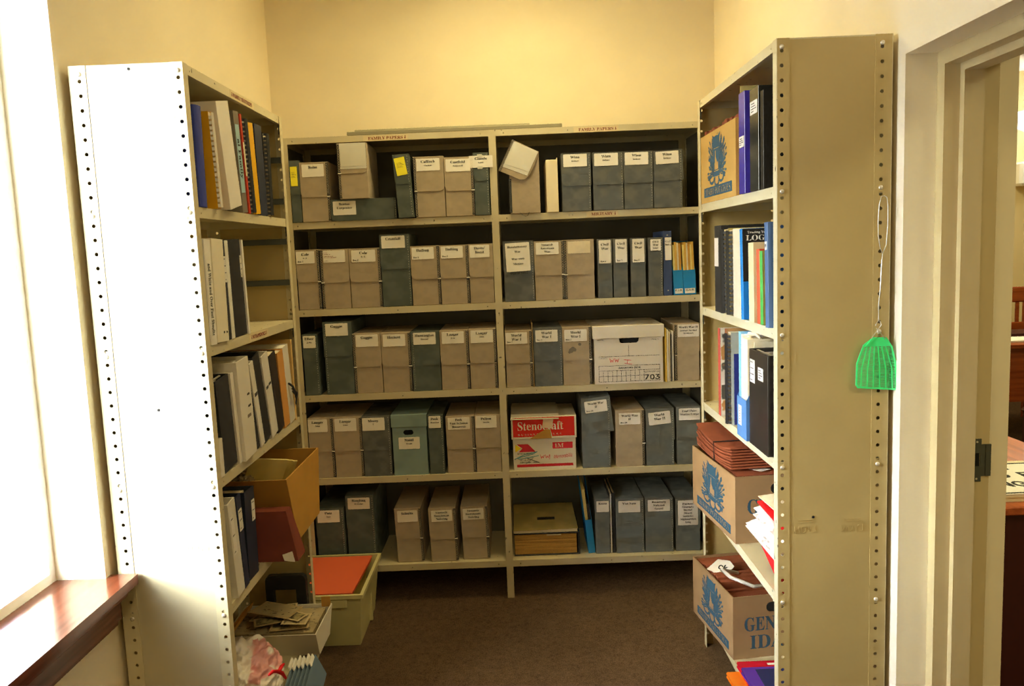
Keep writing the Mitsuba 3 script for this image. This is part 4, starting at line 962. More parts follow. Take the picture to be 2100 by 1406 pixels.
# ---------------------------------------------------------------- the room beyond the doorway
pbr('m_wall_office', '#e6d3a0', .9, spec=.2)
struct('wall_far', bx(WALLR, 4.0, 0, 6.6, 4.1, 3.05), 'm_wall_office')
struct('wall_outer', bx(6.5, -5.3, 0, 6.6, 4.1, 3.05), 'm_wall_office')
struct('wall_front', bx(WALLR, -5.3, 0, 6.6, -5.2, 3.05), 'm_wall_office')
struct('wall_side', bx(WALLR-.29, YB+.1, 0, WALLR, 4.1, 3.05), 'm_wall_office')
struct('ceiling_office', bx(XW+.3, -5.3, 3.05, 6.6, 4.1, 3.10), 'm_ceiling')
troffer(2.9, -3.3, .6, 1.2, OFFICE*1.3, 'added unseen long ceiling lamp at the near end of the next room')  # unseen lamp added to brighten the jamb faces turned to the camera
troffer2 = lambda x, y, w, l, p, lab: troffer(x, y, w, l, p, lab)
troffer(2.6, -.6, .6, 1.2, OFFICE, 'long ceiling lamp above the dark desk in the next room')
troffer(3.6, 2.6, .6, 1.2, OFFICE, 'long ceiling lamp above the orange wooden desk in the next room')
# pendant lamp
k = thing('pendant_lamp', 'glowing white pendant lamp high in the next room', 'lamp')
px_ = 4.78; py_ = 3.6
prof = np.array([(.0, 2.44), (.14, 2.45), (.24, 2.50), (.28, 2.58), (.27, 2.63), (.0, 2.64)])
m = trimesh.creation.revolve(prof, sections=24); m.apply_translation((px_, py_, 0))
kk = part(k, 'lamp_shade', m, 'm_wall_white', smooth=True); scene[kk]['emitter'] = {'type': 'area', 'radiance': rgb((5, 4.8, 4.2))}
part(k, 'rod', tube([(px_, py_, 2.64), (px_, py_, 3.05)], .01), 'm_bolt')
k = thing('wall_speaker', 'white box speaker high on the wall of the next room', 'speaker')
part(k, 'housing', bx(4.71, 3.86, 2.01, 5.1, 3.999, 2.225, .02), 'm_wall_white'); part(k, 'grille', slab_xz(disc(4.84, 2.11, .06, 16), 3.855, 3.861), 'm_paint_dark')
# dark desk just past the doorway
k = thing('desk', 'dark red-brown desk just past the doorway, papers on top', 'desk')
part(k, 'desktop', bx(1.42, -1.15, .722, 2.13, .62, .75, .004), 'm_desk_top2')
part(k, 'side_panel', bx(1.45, -1.12, 0, 2.10, -1.09, .722), 'm_desk_dark')
part(k, 'side_panel', bx(1.45, .56, 0, 2.10, .59, .722), 'm_desk_dark')
part(k, 'front_panel', bx(2.06, -1.089, .05, 2.09, .559, .721), 'm_desk_dark')
part(k, 'drawer_unit', bx(1.46, -1.089, .05, 2.05, -.7, .721, .004), 'm_desk_dark')
k = thing('paper_stack', 'yellowed stack of papers under the placard on the dark desk', 'paper stack')
for i, (a, b) in enumerate(((.000, .008), (.003, .015), (-.004, .022))):
    part(k, 'sheaf', bx(1.53+a, -1.10+a, .7505+[0, .008, .015][i], 1.99+a, -.72-a, .7505+b), 'm_cream')
k = thing('placard', 'white placard with dark slanted lettering and black border on the paper stack', 'sign')
zt_ = .774
part(k, 'board', bx(1.52, -1.105, zt_, 1.98, -.76, zt_+.004), 'm_paper')
fr = sbox(1.525, -1.10, 1.975, -.765).difference(sbox(1.533, -1.092, 1.967, -.773)); m = extr(fr, .001); m.apply_translation((0, 0, zt_+.004)); part(k, 'border', m, 'm_ink')
lt = []
for t_, x_, y_ in (('DNG', 1.60, -1.03), ('DNG', 1.78, -1.03), ('ENG', 1.60, -.93), ('ENG', 1.78, -.93), ('SH', 1.68, -.84)):
    m = extr(fit_text(t_, .05, .14, 'sansbold', 'l', x_, y_), .001); m.apply_translation((0, 0, zt_+.004)); lt.append(m)
part(k, 'lettering', lt, 'm_ink')
# wooden desk and chair further on
k = thing('desk', 'orange-brown wooden desk further back in the next room', 'desk')
part(k, 'desktop', bx(3.55, 2.30, .74, 5.2, 3.05, .77, .004), 'm_desk'); part(k, 'modesty_panel', bx(3.62, 2.36, .33, 5.12, 2.38, .74), 'm_desk')
for x in (3.60, 5.1): part(k, 'side_panel', bx(x, 2.381, 0, x+.03, 3.0, .74), 'm_desk')
k = thing('open_book', 'open white book lying on the orange wooden desk', 'book'); part(k, 'pages', bx(3.78, 2.42, .7705, 4.1, 2.66, .785, .003), 'm_paper')
k = thing('table_sign', 'dark flat tray on the orange wooden desk', 'tray'); part(k, 'tray', bx(3.95, 2.72, .7705, 4.5, 3.0, .80, .004), 'm_desk_dark')
k = thing('wooden_chair', 'slat-back reddish wooden chair behind the orange desk', 'chair')
cx_, cy_ = 4.22, 3.25
part(k, 'seat', bx(cx_-.22, cy_-.42, .42, cx_+.22, cy_+.03, .45, .01), 'm_desk')
part(k, 'top_rail', bx(cx_-.24, cy_, 1.0, cx_+.24, cy_+.03, 1.13, .01), 'm_desk'); part(k, 'lower_rail', bx(cx_-.22, cy_, .76, cx_+.22, cy_+.025, .83, .005), 'm_desk')
for i in range(7): part(k, 'slat', bx(cx_-.2+i*.062, cy_+.005, .83, cx_-.172+i*.062, cy_+.02, 1.0), 'm_desk')
for sx in (-1, 1):
    part(k, 'leg', bx(cx_+sx*.21-.015, cy_, 0, cx_+sx*.21+.015, cy_+.03, 1.0), 'm_desk'); part(k, 'leg', bx(cx_+sx*.2-.015, cy_-.4, 0, cx_+sx*.2+.015, cy_-.37, .42), 'm_desk')
k = thing('office_chair', 'dark chair beyond the corner of the near desk', 'chair')
ox, oy = 3.35, 1.35
part(k, 'seat', bx(ox-.02, oy-.24, .42, ox+.45, oy+.24, .48, .03), 'm_desk_dark'); part(k, 'backrest', bx(ox+.40, oy-.22, .52, ox+.45, oy+.22, .70, .02), 'm_desk_dark')
for sx in (0.01, .40):
    for sy in (-.2, .2): part(k, 'leg', bx(ox+sx-.012, oy+sy-.015, 0, ox+sx+.018, oy+sy+.015, .42), 'm_desk_dark')
# ---------------------------------------------------------------- the other things on the back shelving
class UnitB:
    M, side, w = MB, 'B', BW*2
    def a(s, px, prot, z): return Xat(px, -prot, z)+BW
    def z(s, py, prot, a): return Zat(py, a-BW, -prot)
UB = UnitB()
z = SB[0]
# flat-lying box and the box that stands on it
x0, x1 = SPOT['tan archive box labelled Bohn on the top back shelf'][1]+.002, Xat(814.5, -.004, z)
zt = Zat(407.5, (x0+x1)/2, -.004)
k = thing('archive_box', 'dark grey archive box lying on its side, labelled Britton Carpenter', 'archive box', G)
Mx = xf((x0, -.004, z+.0006)); w, h = x1-x0, zt-z
part(k, 'body', bx(0, 0, 0, w, .28, h, .0015), 'm_greyg', Mx)
R_ = .022
part(k, 'flap', slab_xz(sbox(0, 0, w*.965, h).difference(sbox(0, 0, R_, R_).difference(Point(R_, R_).buffer(R_, quad_segs=5))), -.003, -.0005), 'm_greyg', Mx)
label_plate(k, ['Britton', 'Carpenter'], (.035*w, .27*h, .385*w, .92*h), -.004, Mx, cap=.0098)
part(k, 'staple', [bx(w-.006, -.0034, q, w-.004, -.0005, q+.003) for q in np.arange(.008, h-.006, .010)], 'm_bolt', Mx, kind='stuff')
xa, xb = Xat(697.5, -.022, zt), Xat(757, -.022, zt)
archive_box(None, xa, xb, zt+.0005, min(Zat(285.5, (xa+xb)/2, -.022), HB-.035), -.022, 'tan', 'L', 'tan archive box with a big blank white label, stacked on the Britton Carpenter box', G, depth=.27, flapv=.545, lab=(.10, .015, .86, .40), sleeve=True, blank='m_paper_b')
# box whose flap has swung round
xa, xb = Xat(1047.5, -.012, z), Xat(1109, -.012, z)
zq = Zat(311, (xa+xb)/2, -.012)
k = archive_box(None, xa, xb, z, zq, -.012, 'tan', None, 'tan archive box whose flap has swung open at an angle', G, depth=.28, lab=None, flap=False)
c6 = lambda x, y: (1000+x/4.565, 220+y/4.565)
yq = -.020
q = [on('y', yq, *c6(*p))[[0, 2]] for p in [(230, 300), (480, 415), (436, 545), (385, 640), (345, 675), (300, 675), (100, 590)]]
P = Polygon(q).buffer(-.003).buffer(.003, quad_segs=4)
part(k, 'flap', slab_xz(P, yq, yq+.0028), 'm_tan')
q2 = [on('y', yq, *c6(*p))[[0, 2]] for p in [(262, 322), (470, 420), (385, 605), (165, 530)]]
part(k, 'plastic_sleeve', slab_xz(Polygon([on('y', yq, *c6(*p))[[0, 2]] for p in [(240, 318), (474, 415), (372, 640), (135, 555)]]), yq-.0012, yq-.0004), 'm_sleeve', label='glossy plastic sleeve')
part(k, 'label', slab_xz(Polygon(q2), yq-.0022, yq-.0013), 'm_paper_b')
a, b = on('y', yq, *c6(238, 312)), on('y', yq, *c6(120, 580))
rr = []
for i in range(17):
    r_ = RING.copy(); p = a+(b-a)*i/16; r_.apply_translation((p[0]-.001, yq-.0015, p[2])); rr.append(r_)
bz0, bz1 = z+.012, Zat(220+680/4.565, xa, -.012)
part(k, 'edge_strip', [bx(xa-.004, -.0128, bz0-.006, xa+.008, -.0122, bz1+.004)], 'm_black')
for i in range(18):
    r_ = RING.copy(); r_.apply_translation((xa+.003, -.0135, bz0+(bz1-bz0)*i/17)); rr.append(r_)
part(k, 'edge_ring', rr, 'm_steel_dark', kind='stuff')
def string(k, x, zz, y, s=1.): part(k, 'string', tube([(x-.02*s, y, zz+.004), (x-.012*s, y-.004, zz-.008), (x, y-.007, zz-.016), (x+.008*s, y-.005, zz-.010), (x+.012*s, y, zz+.003)], .0007, 5), 'm_black', None, True)
string(k, (xa+xb)/2, z+.002, -.016, 1.3)
# cream narrow box
xa, xb = Xat(1122.5, -.006, z), Xat(1146.5, -.006, z)
k = thing('slipcase', 'narrow cream slipcase standing between the swung-flap box and the Winn boxes', 'slipcase')
h = Zat(327.5, (xa+xb)/2, -.006)-z; Mx = xf((xa, -.006, z+.0006)); w = xb-xa
part(k, 'case', [bx(0, 0, 0, w, .24, h, .002)], mc('#e8dcbc', .7), Mx); part(k, 'flap', bx(w-.0035, -.0012, .0, w-.0005, .1, h+.008), mc('#e8dcbc', .7), Mx)
# second row: blue binder, two blue magazine files
z = SB[1]
book(UB, z, 1361.8, 1379.0, None, 473.5, -.006, 'dark blue binder labelled GAR Index', '#27344f', 'binder', depth=.26, cat_='binder', lean=0, tags=())
kb = [q for q in labels if labels[q].get('label') == 'dark blue binder labelled GAR Index'][0]
Mb, tb, hb = place(UB, z, 1361.8, 1379.0, None, 473.5, -.006, 0)
label_plate(kb, ['G.A.R.', 'Index'], (.2*tb, .55*hb, .97*tb, .90*hb), -.0006, Mb, rounded=.001, cap=.0085)
part(kb, 'rivet', [slab_xz(disc(.5*tb, q*hb, .0032), -.0022, 0) for q in (.08, .935)], 'm_bolt', Mb)
Gf = 'manila folders in the blue magazine files'
for pl, pr, lab, n, ln in ((1382.5, 1402, 'bright blue magazine file labelled GAR beside the blue binder', 4, -.03), (1402.6, 1428, 'bright blue magazine file labelled GAR nearest the right post', 6, -.03)):
    km, Mm, tm, hm, hf_, e = magfile(UB, z, pl, pr, 494, .46, lab, '#1f7ec0', .24, (.1, .06, .93, .26), lean=ln, prot=-.004, text='G.A.R.')
    inserts(Mm, tm, hm, hf_, e, [('manila folder in the bright blue magazine files', 1+.3*(i % 2), .93+.05*((i*3) % 4)/3, ['m_manila', mc('#c9a14a'), 'm_cream', mc('#b98a3c')][i % 4]) for i in range(n)], Gf, .23)
# third row: divider, file carton, folders
z = SB[2]
b1, b2 = SPOT['tan archive box labelled World War I Box 1'], SPOT['dark grey archive box labelled World War I Box 2']
k = thing('divider', 'thin cardboard divider between World War I boxes 1 and 2', 'divider')
xm = (b1[1]+b2[0])/2; part(k, 'sheet', bx(xm-.0016, -.006, z+.0006, xm+.0016, .2, Zat(663, xm, 0)), mc('#a88f66', .8))
k = thing('file_carton', 'white file carton with lid, printed grid and number 703', 'box')
xa, xb = Xat(1220.5, 0, z), Xat(1360.5, 0, z); w = xb-xa
zl = Zat(692, (xa+xb)/2, 0)-z; h = Zat(667.5, (xa+xb)/2, -.004)-z
Mx = xf((xa, -.002, z+.0006))
hole = Polygon([(.365*w, zl-.002), (.375*w, zl-.020), (.395*w, zl-.024), (.62*w, zl-.024), (.645*w, zl-.018), (.655*w, zl-.002)])
m_wh = mc('#dfdace', .75)
part(k, 'body', [slab_xz(sbox(0, 0, w, zl).difference(hole), 0, .004), bx(0, .004, 0, .004, .36, zl), bx(w-.004, .004, 0, w, .36, zl), bx(0, .356, 0, w, .36, zl), bx(.004, .004, 0, w-.004, .356, .004)], m_wh, Mx)
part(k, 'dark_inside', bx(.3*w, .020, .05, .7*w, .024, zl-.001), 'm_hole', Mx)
part(k, 'lid', [bx(-.006, -.006, zl-.001, w+.006, -.002, h, .001), bx(-.006, -.002, h-.003, w+.006, .366, h), bx(-.006, -.002, zl, -.003, .366, h-.003), bx(w+.003, -.002, zl, w+.006, .366, h-.003)], m_wh, Mx)
ln = []
L = lambda x0, z0, x1, z1, t=.0007: ln.append(sbox(min(x0, x1)*w-t, min(z0, z1)*zl-t, max(x0, x1)*w+t, max(z0, z1)*zl+t))
L(.06, .60, .95, .60); L(.50, .60, .50, .83)
for zz in (.395, .29, .05): L(.06, zz, .95, zz)
for x in (.06, .95): L(x, .05, x, .395)
for i in range(1, 11): L(.06+.066*i, .05, .06+.066*i, .29)
L(.06, .17, .72, .17)
ln += [fit_text('BANKERS BOX', .0075, .34*w, 'sansbold', 'c', .51*w, .325*zl, 1.35), fit_text('703', .021, .22*w, 'sansbold', 'c', .838*w, .075*zl, 1.25), fit_text('ECONO/STOR', .0062, .21*w, 'sans', 'c', .838*w, .225*zl), fit_text('CONTENTS', .0045, .14*w, 'sans', 'l', .06*w, .555*zl), fit_text('BOX NO.', .0045, .11*w, 'sans', 'l', .05*w, .95*zl), fit_text('FROM/TO', .0045, .12*w, 'sans', 'l', .84*w, .93*zl)]
part(k, 'printed_form', slab_xz(union_all(ln), -.0006, .0001), 'm_ink', Mx)
hw = lambda pts, t=.0011: LineString(pts).buffer(t, quad_segs=2)
W1 = lambda x, s=1: [(x, .030), (x+.004, .014), (x+.009, .024), (x+.013, .014), (x+.018, .028)]
off = lambda pts, dx, dz: [(a+dx, b+dz) for a, b in pts]
strokes = [hw(off(W1(0), .225*w, .41*zl)), hw(off(W1(.022), .225*w, .41*zl)), hw([(.43*w, .52*zl), (.53*w, .505*zl)]), hw([(.485*w, .515*zl), (.475*w, .435*zl)]), hw([(.44*w, .445*zl), (.50*w, .425*zl), (.54*w, .425*zl)])]
part(k, 'handwriting', slab_xz(union_all(strokes), -.0006, .0001), mc('#c4303a', .6), Mx, label='red handwritten letters')
xs_ = np.linspace(Xat(1364.5, 0, z), Xat(1383.5, 0, z), 6)
for i in range(5):
    k = thing('folder', ['yellow', 'white', 'cream', 'dark-edged', 'white'][i]+' paper folder between the white file carton and the Medical Handbook box'+(' on the right' if i == 4 else ''), 'folder')
    part(k, 'sheet', bx(xs_[i]+.0006, -.004+.003*i, z+.0006, xs_[i+1]-.0006, .2, Zat(671+[2, 5, 9, 14, 8][i], xs_[i], 0), .0008), [mc('#d8b94e'), 'm_paper', 'm_cream', mc('#3a3530'), 'm_paper'][i])
# fourth row: teal box, paper carton
z = SB[3]
k = thing('storage_box', 'pale teal storage box with lid and oval hand hole, labelled Naidl', 'box')
xa, xb = Xat(809.5, .008, z), Xat(879, .008, z); w = xb-xa; xa0 = xa
h = Zat(850, (xa+xb)/2, .006)-z; zl = Zat(875.5, (xa+xb)/2, .006)-z
Mx = xf((xa, .010, z+.0006))
hole = affinity.translate(sbox(-.012, -.001, .012, .001).buffer(.0105, quad_segs=4), .47*w, zl-.026)
part(k, 'body', [slab_xz(sbox(0, 0, w, zl+.02).difference(hole), 0, .003), bx(0, .003, 0, .003, .36, zl+.02), bx(w-.003, .003, 0, w, .36, zl+.02), bx(0, .357, 0, w, .36, zl+.02), bx(.003, .003, 0, w-.003, .357, .003)], 'm_teal', Mx)
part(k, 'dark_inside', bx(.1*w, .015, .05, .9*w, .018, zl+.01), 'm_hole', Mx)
part(k, 'lid', [bx(-.004, -.005, zl, w+.004, -.001, h, .001), bx(-.004, -.001, h-.003, w+.004, .364, h), bx(-.004, -.001, zl, -.001, .364, h-.003), bx(w+.001, -.001, zl, w+.004, .364, h-.003)], 'm_teal', Mx)
label_plate(k, ['Naidl', '~Chuck'], (.17*w, zl-.103*1.0, .79*w, zl-.048), -.0005, Mx, rounded=.001)
k = thing('paper_carton', 'white and red stationery carton with torn lid flap and red handwriting', 'box')
c4 = lambda x, y: (1020+x/4.773, 790+y/4.773)
xa, xb = Xat(1054, .012, z), Xat(1182.5, .012, z); w = xb-xa
h = Zat(854, (xa+xb)/2, .008)-z; zl = Zat(899, (xa+xb)/2, .008)-z
Mx = xf((xa, .014, z+.0006)); m_wc = mc('#dcd6c6', .75)
part(k, 'body', bx(0, 0, 0, w, .28, zl+.01, .002), m_wc, Mx)
lidm = [bx(-.005, -.006, zl, w+.005, -.001, h, .001), bx(-.005, -.001, h-.003, w+.005, .286, h), bx(-.005, -.001, zl, -.001, .286, h-.003), bx(w+.001, -.001, zl, w+.005, .286, h-.003)]
lid = part(k, 'lid', lidm, m_wc, Mx)
hl_ = h-zl
redP = sbox(.01*w, zl+.10*hl_, w*.985, h-.03*hl_)
tear = Polygon([(.28*w, zl+.02*hl_), (.52*w, zl+.42*hl_), (.60*w, zl+.46*hl_), (.64*w, zl+.02*hl_)])
redP = redP.difference(tear)
stx = union_all([fit_text('Stenocraft', .040, .84*w, 'serif', 'l', .085*w, zl+.40*hl_, .85)])
bpx = fit_text('B U S I N E S S  P A P E R S', .0085, .80*w, 'serif', 'l', .085*w, zl+.16*hl_, 1.35)
part(lid, 'red_print', slab_xz(redP.difference(union_all([stx, bpx])), -.0066, -.0059), mc('#c5261c', .55), Mx)
part(lid, 'torn_patch', slab_xz(Polygon([(.27*w, zl+.01*hl_), (.52*w, zl+.42*hl_), (.60*w, zl+.40*hl_), (.62*w, zl+.01*hl_)]), -.0085, -.0068), 'm_carton', Mx)
part(lid, 'tape', slab_xz(Polygon([(.47*w, zl+.5*hl_), (.50*w, h-.06*hl_), (.66*w, h-.06*hl_), (.63*w, zl+.45*hl_)]), -.0074, -.0067), 'm_tape', Mx)
part(k, 'torn_flap', trimesh.convex.convex_hull(np.array([(-.007, -.012, h-.010), (.74*w, -.012, h-.012), (-.004, .01, h+.012), (.74*w, .01, h+.010), (.0, .20, h+.028), (.73*w, .20, h+.026), (-.004, .2, h+.004), (.74*w, .2, h+.002)])), mc('#a8a08e', .7), Mx)
pr = [slab_xz(Polygon([(.06*w, zl*.83), (.24*w, zl*.83), (.36*w, zl*.58), (.09*w, zl*.58), (.15*w, zl*.70)]), -.0006, .0001)]
part(k, 'red_print', pr+[slab_xz(sbox(.63*w, zl*.66, .95*w, zl*.86).difference(fit_text('IM', .020, .2*w, 'serif', 'l', .665*w, zl*.69)), -.0006, .0001), slab_xz(sbox(.055*w, zl*.10, .95*w, zl*.185), -.0006, .0001)], mc('#c02832', .55), Mx)
part(k, 'yellow_print', slab_xz(Polygon([(.035*w, zl*.83), (.13*w, zl*.70), (.035*w, zl*.58)]), -.0006, .0001), mc('#e6c81e', .6), Mx)
part(k, 'small_print', [slab_xz(union_all([fit_text("D'VATA-MART", .0058, .26*w, 'sansbold', 'l', .07*w, zl*.51), fit_text('OIL 35:14', .0055, .2*w, 'sans', 'l', .10*w, zl*.30), fit_text('2528 Blaster - Black', .0055, .34*w, 'sansbold', 'l', .10*w, zl*.225), hw([(.20*w, zl*.40), (.42*w, zl*.22)], .0012), hw([(.20*w, zl*.20), (.32*w, zl*.40)], .0008)]), -.0006, .0001)], 'm_ink', Mx)
part(k, 'blue_scribble', slab_xz(union_all([hw([(.02*w, zl*.36), (.18*w, zl*.50), (.38*w, zl*.58), (.30*w, zl*.50), (.06*w, zl*.40), (.10*w, zl*.36), (.40*w, zl*.45)], .0013)]), -.0011, -.0006), mc('#2f7f8c', .6), Mx)
wr = union_all([hw(off(W1(0), .43*w, .27*zl)), hw(off(W1(.02), .44*w, .27*zl)), hw([(.575*w, .33*zl), (.585*w, .47*zl)]), affinity.rotate(affinity.skew(fit_text('Memorabilia', .016, .29*w, 'sans', 'l', .645*w, .34*zl), xs=14, origin=(.645*w, .34*zl)), 5, origin=(.645*w, .34*zl))])
part(k, 'handwriting', slab_xz(wr, -.0006, .0001), mc('#c4303a', .6), Mx, label='red handwriting')
# lowest row: old album, folder, leaning pamphlet file, comb books
z = SB[4]
k = thing('album', 'thick old album with browned pages lying on the lowest back shelf', 'book')
xa, xb = Xat(1055.5, .05, z), Xat(1190, .05, z)
Mx = xf((xa, .05, z+.0006)); w = xb-xa; h = Zat(1092, (xa+xb)/2, .05)-z
part(k, 'cover', [bx(0, 0, 0, w, .30, .006, .001), bx(0, 0, h-.007, w, .30, h, .001), bx(w-.008, .0, .006, w, .30, h-.007)], 'm_black', Mx)
def agedpages(p, n, uv):
    v = tfbm(p.x*6, p.y*6, p.z*420); return mix(mi.Color3f(*lin('#7d5426')), mi.Color3f(*lin('#c39a56')), smoothstep(.25, .75, v))
pbr('m_aged', proc(agedpages), .9, spec=.1)
part(k, 'pages', bx(.003, .006, .006, w-.014, .29, h-.007), 'm_aged', Mx)
part(k, 'slip', bx(.50*w, -.004, h-.0125, .72*w, .03, h-.0095), 'm_cream', Mx)
k = thing('portfolio', 'worn olive-tan portfolio with a dark label lying on the old album', 'folder')
M2x = xf((xa, .05, z+.0006+h))
pbr('m_olive', vary('#a39358', .08, 12., '#c0a86a'), .8, spec=.2)
zz0 = .014
part(k, 'cover', [trimesh.convex.convex_hull(np.array([(-.0, -.005, zz0), (.98*w, .004, zz0), (.0, .27, zz0+.038), (.95*w, .27, zz0+.038), (0, -.005, zz0+.003), (.98*w, .004, zz0+.003), (0, .27, zz0+.041), (.95*w, .27, zz0+.041)]))], 'm_olive', M2x)
part(k, 'pages', trimesh.convex.convex_hull(np.array([(.0, 0, .0005), (.97*w, .004, .0005), (.0, .27, .0005), (.94*w, .27, .0005), (0, 0, zz0-.001), (.97*w, .006, zz0-.001), (0, .27, zz0+.037), (.94*w, .27, zz0+.037)])), 'm_cream', M2x)
sl = math.atan2(.038, .275)
part(k, 'label', bx(.37*w, .10, .0, .64*w, .125, .0012), mc('#2a2622', .6), M2x@xf((0, -.005, zz0+.0034), 0, 0, 0)@trimesh.transformations.rotation_matrix(sl, [1, 0, 0]), label='dark label')
c5 = lambda x, y: (1020+x/4.773, 960+y/4.773)
Mm, tm, hm = place(UB, z, 1207.5, 1221.5, 1199.5, 1066, -.055, None)
k = thing('magazine_file', 'bright blue pamphlet file leaning against the Korea box', 'magazine file')
hf_ = .46*hm; m_b = mc('#1f7ec0', .5)
hf_ = hm*.42
Pq = Polygon([(0, 0), (.23, 0), (.23, hm), (.13, hm), (0, hf_)])
hm2 = hm
part(k, 'body', [bx(0, 0, 0, tm, .0016, hm), slab_yz(Polygon([(0.0016, 0), (.23, 0), (.23, hm*2.0), (.12, hm*2.0), (.0016, hm)]), 0, .0016), slab_yz(Polygon([(0.0016, 0), (.23, 0), (.23, hm*2.0), (.12, hm*2.0), (.0016, hm)]), tm-.0016, tm), bx(.0016, .0016, 0, tm-.0016, .228, .0016)], m_b, Mm)
for i, (mt_, c_) in enumerate((('m_manila', 'yellow booklet in the leaning blue pamphlet file'), ('m_black', 'black booklet in the leaning blue pamphlet file'))):
    kk = thing('booklet', c_, 'booklet'); u0 = .003+i*.014*tm/.03
    part(kk, 'cover', bx(.0022+i*(tm-.004)/2, .01, .003, .0020+(i+1)*(tm-.004)/2-.0006, .22, hm*(1.9 if i == 0 else 1.45), .001), mt_, Mm)
x0_ = SPOT['narrow dark grey archive box labelled Korea'][1]
book(UB, z, 1253, 1257, None, 1012, -.045, 'white comb-bound book with black teeth between Korea and Viet Nam boxes', '#d8d8d8', 'comb', side='#141414', depth=.26, lean=0)
book(UB, z, 1257.6, 1263.4, None, 1010, -.05, 'black book squeezed beside the Viet Nam box', '#111112', depth=.26, lean=0)
# metal strips lying on top of the shelving
zt = HB+.0005
a, b = on('y', .02, 712, 266), on('y', .02, 1152, 252)
k = thing('metal_strip', 'long flat painted metal strip lying on top of the back shelving', 'metal strip')
part(k, 'strip', bx(a[0], .004, zt, b[0], .10, zt+.016, .002), mc('#8d886f', .4))
k = thing('metal_strip', 'shorter metal strip stacked on the long one atop the back shelving', 'metal strip')
b2 = on('y', .04, 1086, 246); part(k, 'strip', bx(a[0]+.03, .03, zt+.0165, b2[0], .11, zt+.027, .002), mc('#9a957c', .4))
# lettering on the shelf rims: small tapes
def arrow(x, z0, h): return union_all([sbox(x-.0011, z0, x+.0011, z0+h), Polygon([(x-.004, z0+h*.38), (x+.004, z0+h*.38), (x, z0-.001)]), sbox(x-.0022, z0+h-.0015, x+.0022, z0+h)])
def rim_label(unit, M, text, x, zc, wid, cap, pre=False, post=True, shelf=None):
    p = part(unit, 'rim_label', slab_xz(sbox(x-wid/2-.012, zc-cap*.95, x+wid/2+.012, zc+cap*.95), .0017, .0024), 'm_tape_cream', M)
    t = [fit_text(text, cap, wid-.02, 'serif', 'c', x, zc-cap/2)]
    bo = t[0].bounds
    if post: t.append(arrow(bo[2]+.010, zc-cap/2, cap))
    if pre: t.append(arrow(bo[0]-.010, zc-cap/2, cap))
    part(p, 'lettering', slab_xz(union_all(t), .0011, .0017), 'm_redink', M)
pbr('m_tape_cream', '#d3c39c', .5)
pt = on('y', .002, 790, 275); rim_label(unit_b, MB, 'FAMILY PAPERS', pt[0]+BW, HB-.015, .172, .0125)
pt = on('y', .002, 1222, 258.5); rim_label(unit_b, MB, 'FAMILY PAPERS', pt[0]+BW, HB-.015, .172, .0125)
pt = on('y', .002, 1235, 440); rim_label(unit_b, MB, 'MILITARY', pt[0]+BW, SB[0]-.014, .115, .0125)
ya, yb = Yat(476, XL, HL-.012), Yat(519, XL, HL-.012); rim_label(unit_l, ML, 'FAMILY HISTORIES', (ya+yb)/2-YL, HL-.014, abs(yb-ya), .0125, True, False)
ya, yb = Yat(515, XL, SL[1]-.012), Yat(549, XL, SL[1]-.012); rim_label(unit_l, ML, 'SCRAPBOOKS', (ya+yb)/2-YL, SL[1]-.014, abs(yb-ya), .0125, True, True)
# dark straps across the far ends of the side units, clips under the shelves
yp = YL+.9124-.030
for p in ((560, 329), (560, 414), (540, 497), (555, 580), (600, 975)):
    zz = on('y', yp, *p)[2]
    part(unit_l, 'brace_strap', bx(.9124-.032, .004, zz-.011, .9124-.030, .296, zz+.011), 'm_steel_dark', ML)
for u, M, w_, Su, Hu, far in ((unit_l, ML, .9124, SL, HL, .9124-.030), (unit_r, MR, .9128, SR, HR, .006)):
    for s_ in [Hu]+list(Su[:4]):
        part(u, 'corner_clip', [bx(far, .004, s_-.066, far+.024, .0065, s_-.031), slab_xz(disc(far+.012, s_-.048, .006), .0015, .0039)], 'm_steel_dark', M)
# pressed maker's name on the end panels (seen from behind, so mirrored) and small punched dots
for kk, p, M, xp, D, Hh, i in PAN:
    Mi = np.linalg.inv(M)
    yw = (YL if i == 0 else YR)
    spots = [(312, 1128), (406, 1126)] if i == 0 else [(1652, 1086), (1748, 1083)]
    for px_q, py_q in spots:
        pw = on('y', yw, px_q, py_q)
        P = affinity.scale(fit_text('LYON', .019, .06, 'sans', 'c', 0, 0), -1, 1, origin=(0, 0))
        P = union_all([P]+[sbox(-.022, .030+.006*j, .022, .0315+.006*j) for j in range(2)])
        yy = yw+.0012 if i == 0 else yw-.0012
        m = slab_xz(P, yw+.0011, yw+.0019) if i == 0 else slab_xz(P, yw+.0003, yw+.0012)
        m.apply_translation((pw[0], 0, pw[2]-.009))
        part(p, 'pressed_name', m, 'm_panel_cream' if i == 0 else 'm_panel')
    for px_q, py_q in ([(325, 841), (263, 141)] if i == 0 else [(1668, 1060)]):
        pw = on('y', yw, px_q, py_q)
        part(p, 'punched_dot', slab_xz(disc(pw[0], pw[2], .004), yw+.0012 if i == 0 else yw+.0002, yw+.0019 if i == 0 else yw+.0011), 'm_hole')
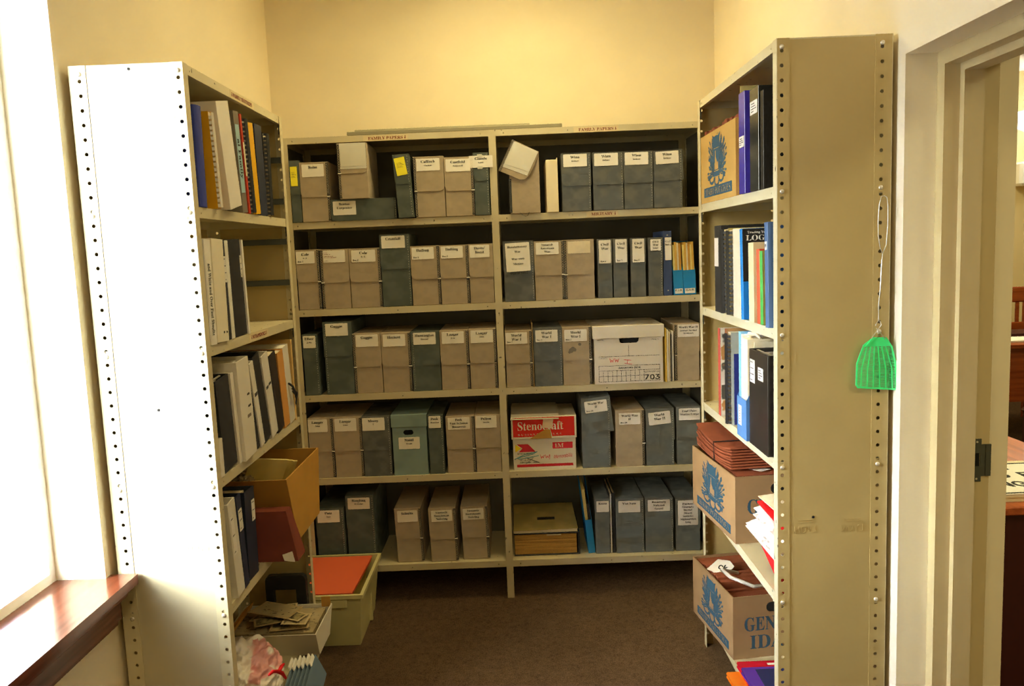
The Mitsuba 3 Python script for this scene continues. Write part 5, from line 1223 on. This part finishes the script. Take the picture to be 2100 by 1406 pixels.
# fly swatter hung on a bolt of the right end panel
k = thing('fly_swatter', 'bright green fly swatter hanging by its wire handle on the right end panel', 'fly swatter')
ysw = YR-.012
cz = lambda x, y: on('y', ysw, 1700+x/2.705, 380+y/2.705)
out = Polygon([cz(*p)[[0, 2]] for p in [(243, 842), (318, 842), (352, 892), (373, 985), (380, 1122), (366, 1134), (158, 1124), (147, 1106), (152, 985), (190, 885)]])
topz = cz(260, 890)[2]
x0s, z0s, x1s, z1s = out.bounds
grid = []
for j in range(60):
    zz = z0s+.004+.0042*j
    if zz > topz: break
    grid.append(sbox(x0s, zz, x1s, zz+.0017))
xc = (x0s+x1s)/2
for q in np.linspace(-.75, .75, 6): grid.append(LineString([(xc+q*(x1s-x0s)/2, z0s), (xc+q*(x1s-x0s)/2*.95, (z0s+topz)/2), (xc-.002+q*(x1s-x0s)/2*.55, topz+.004)]).buffer(.0013))
pad = union_all([union_all(grid).intersection(out), out.difference(out.buffer(-.0045)), out.intersection(sbox(x0s, topz, x1s, z1s))])
pbr('m_green', '#40f595', .4, spec=.5)
part(k, 'paddle', slab_xz(pad, ysw-.0012, ysw+.0012), 'm_green')
part(k, 'fold', slab_xz(Polygon([cz(*p)[[0, 2]] for p in [(243, 842), (200, 890), (212, 888), (258, 846)]]), ysw-.0035, ysw-.0012), 'm_green')
w3 = lambda pts, dy=0: [on('y', ysw-.002+dy, 1700+x/2.705, 380+y/2.705) for x, y in pts]
part(k, 'wire_handle', [tube(w3([(306, 57), (290, 62), (279, 110), (272, 200), (274, 280), (284, 345), (297, 378)]), .0012, 6), tube(w3([(306, 57), (322, 66), (328, 120), (326, 230), (318, 330), (297, 378)]), .0012, 6),
     tube(w3([(297, 378), (290, 440), (284, 560), (277, 680), (274, 745)]), .0011, 6), tube(w3([(297, 378), (293, 450), (287, 560), (274, 670), (277, 745)], -.002), .0011, 6),
     tube(w3([(276, 745), (262, 768), (259, 778)]), .0011, 6), tube(w3([(276, 745), (292, 772), (272, 800), (243, 838), (236, 850)]), .0011, 6), tube(w3([(262, 792), (282, 812), (305, 842), (312, 852)]), .0011, 6)], 'm_wire', None, True)
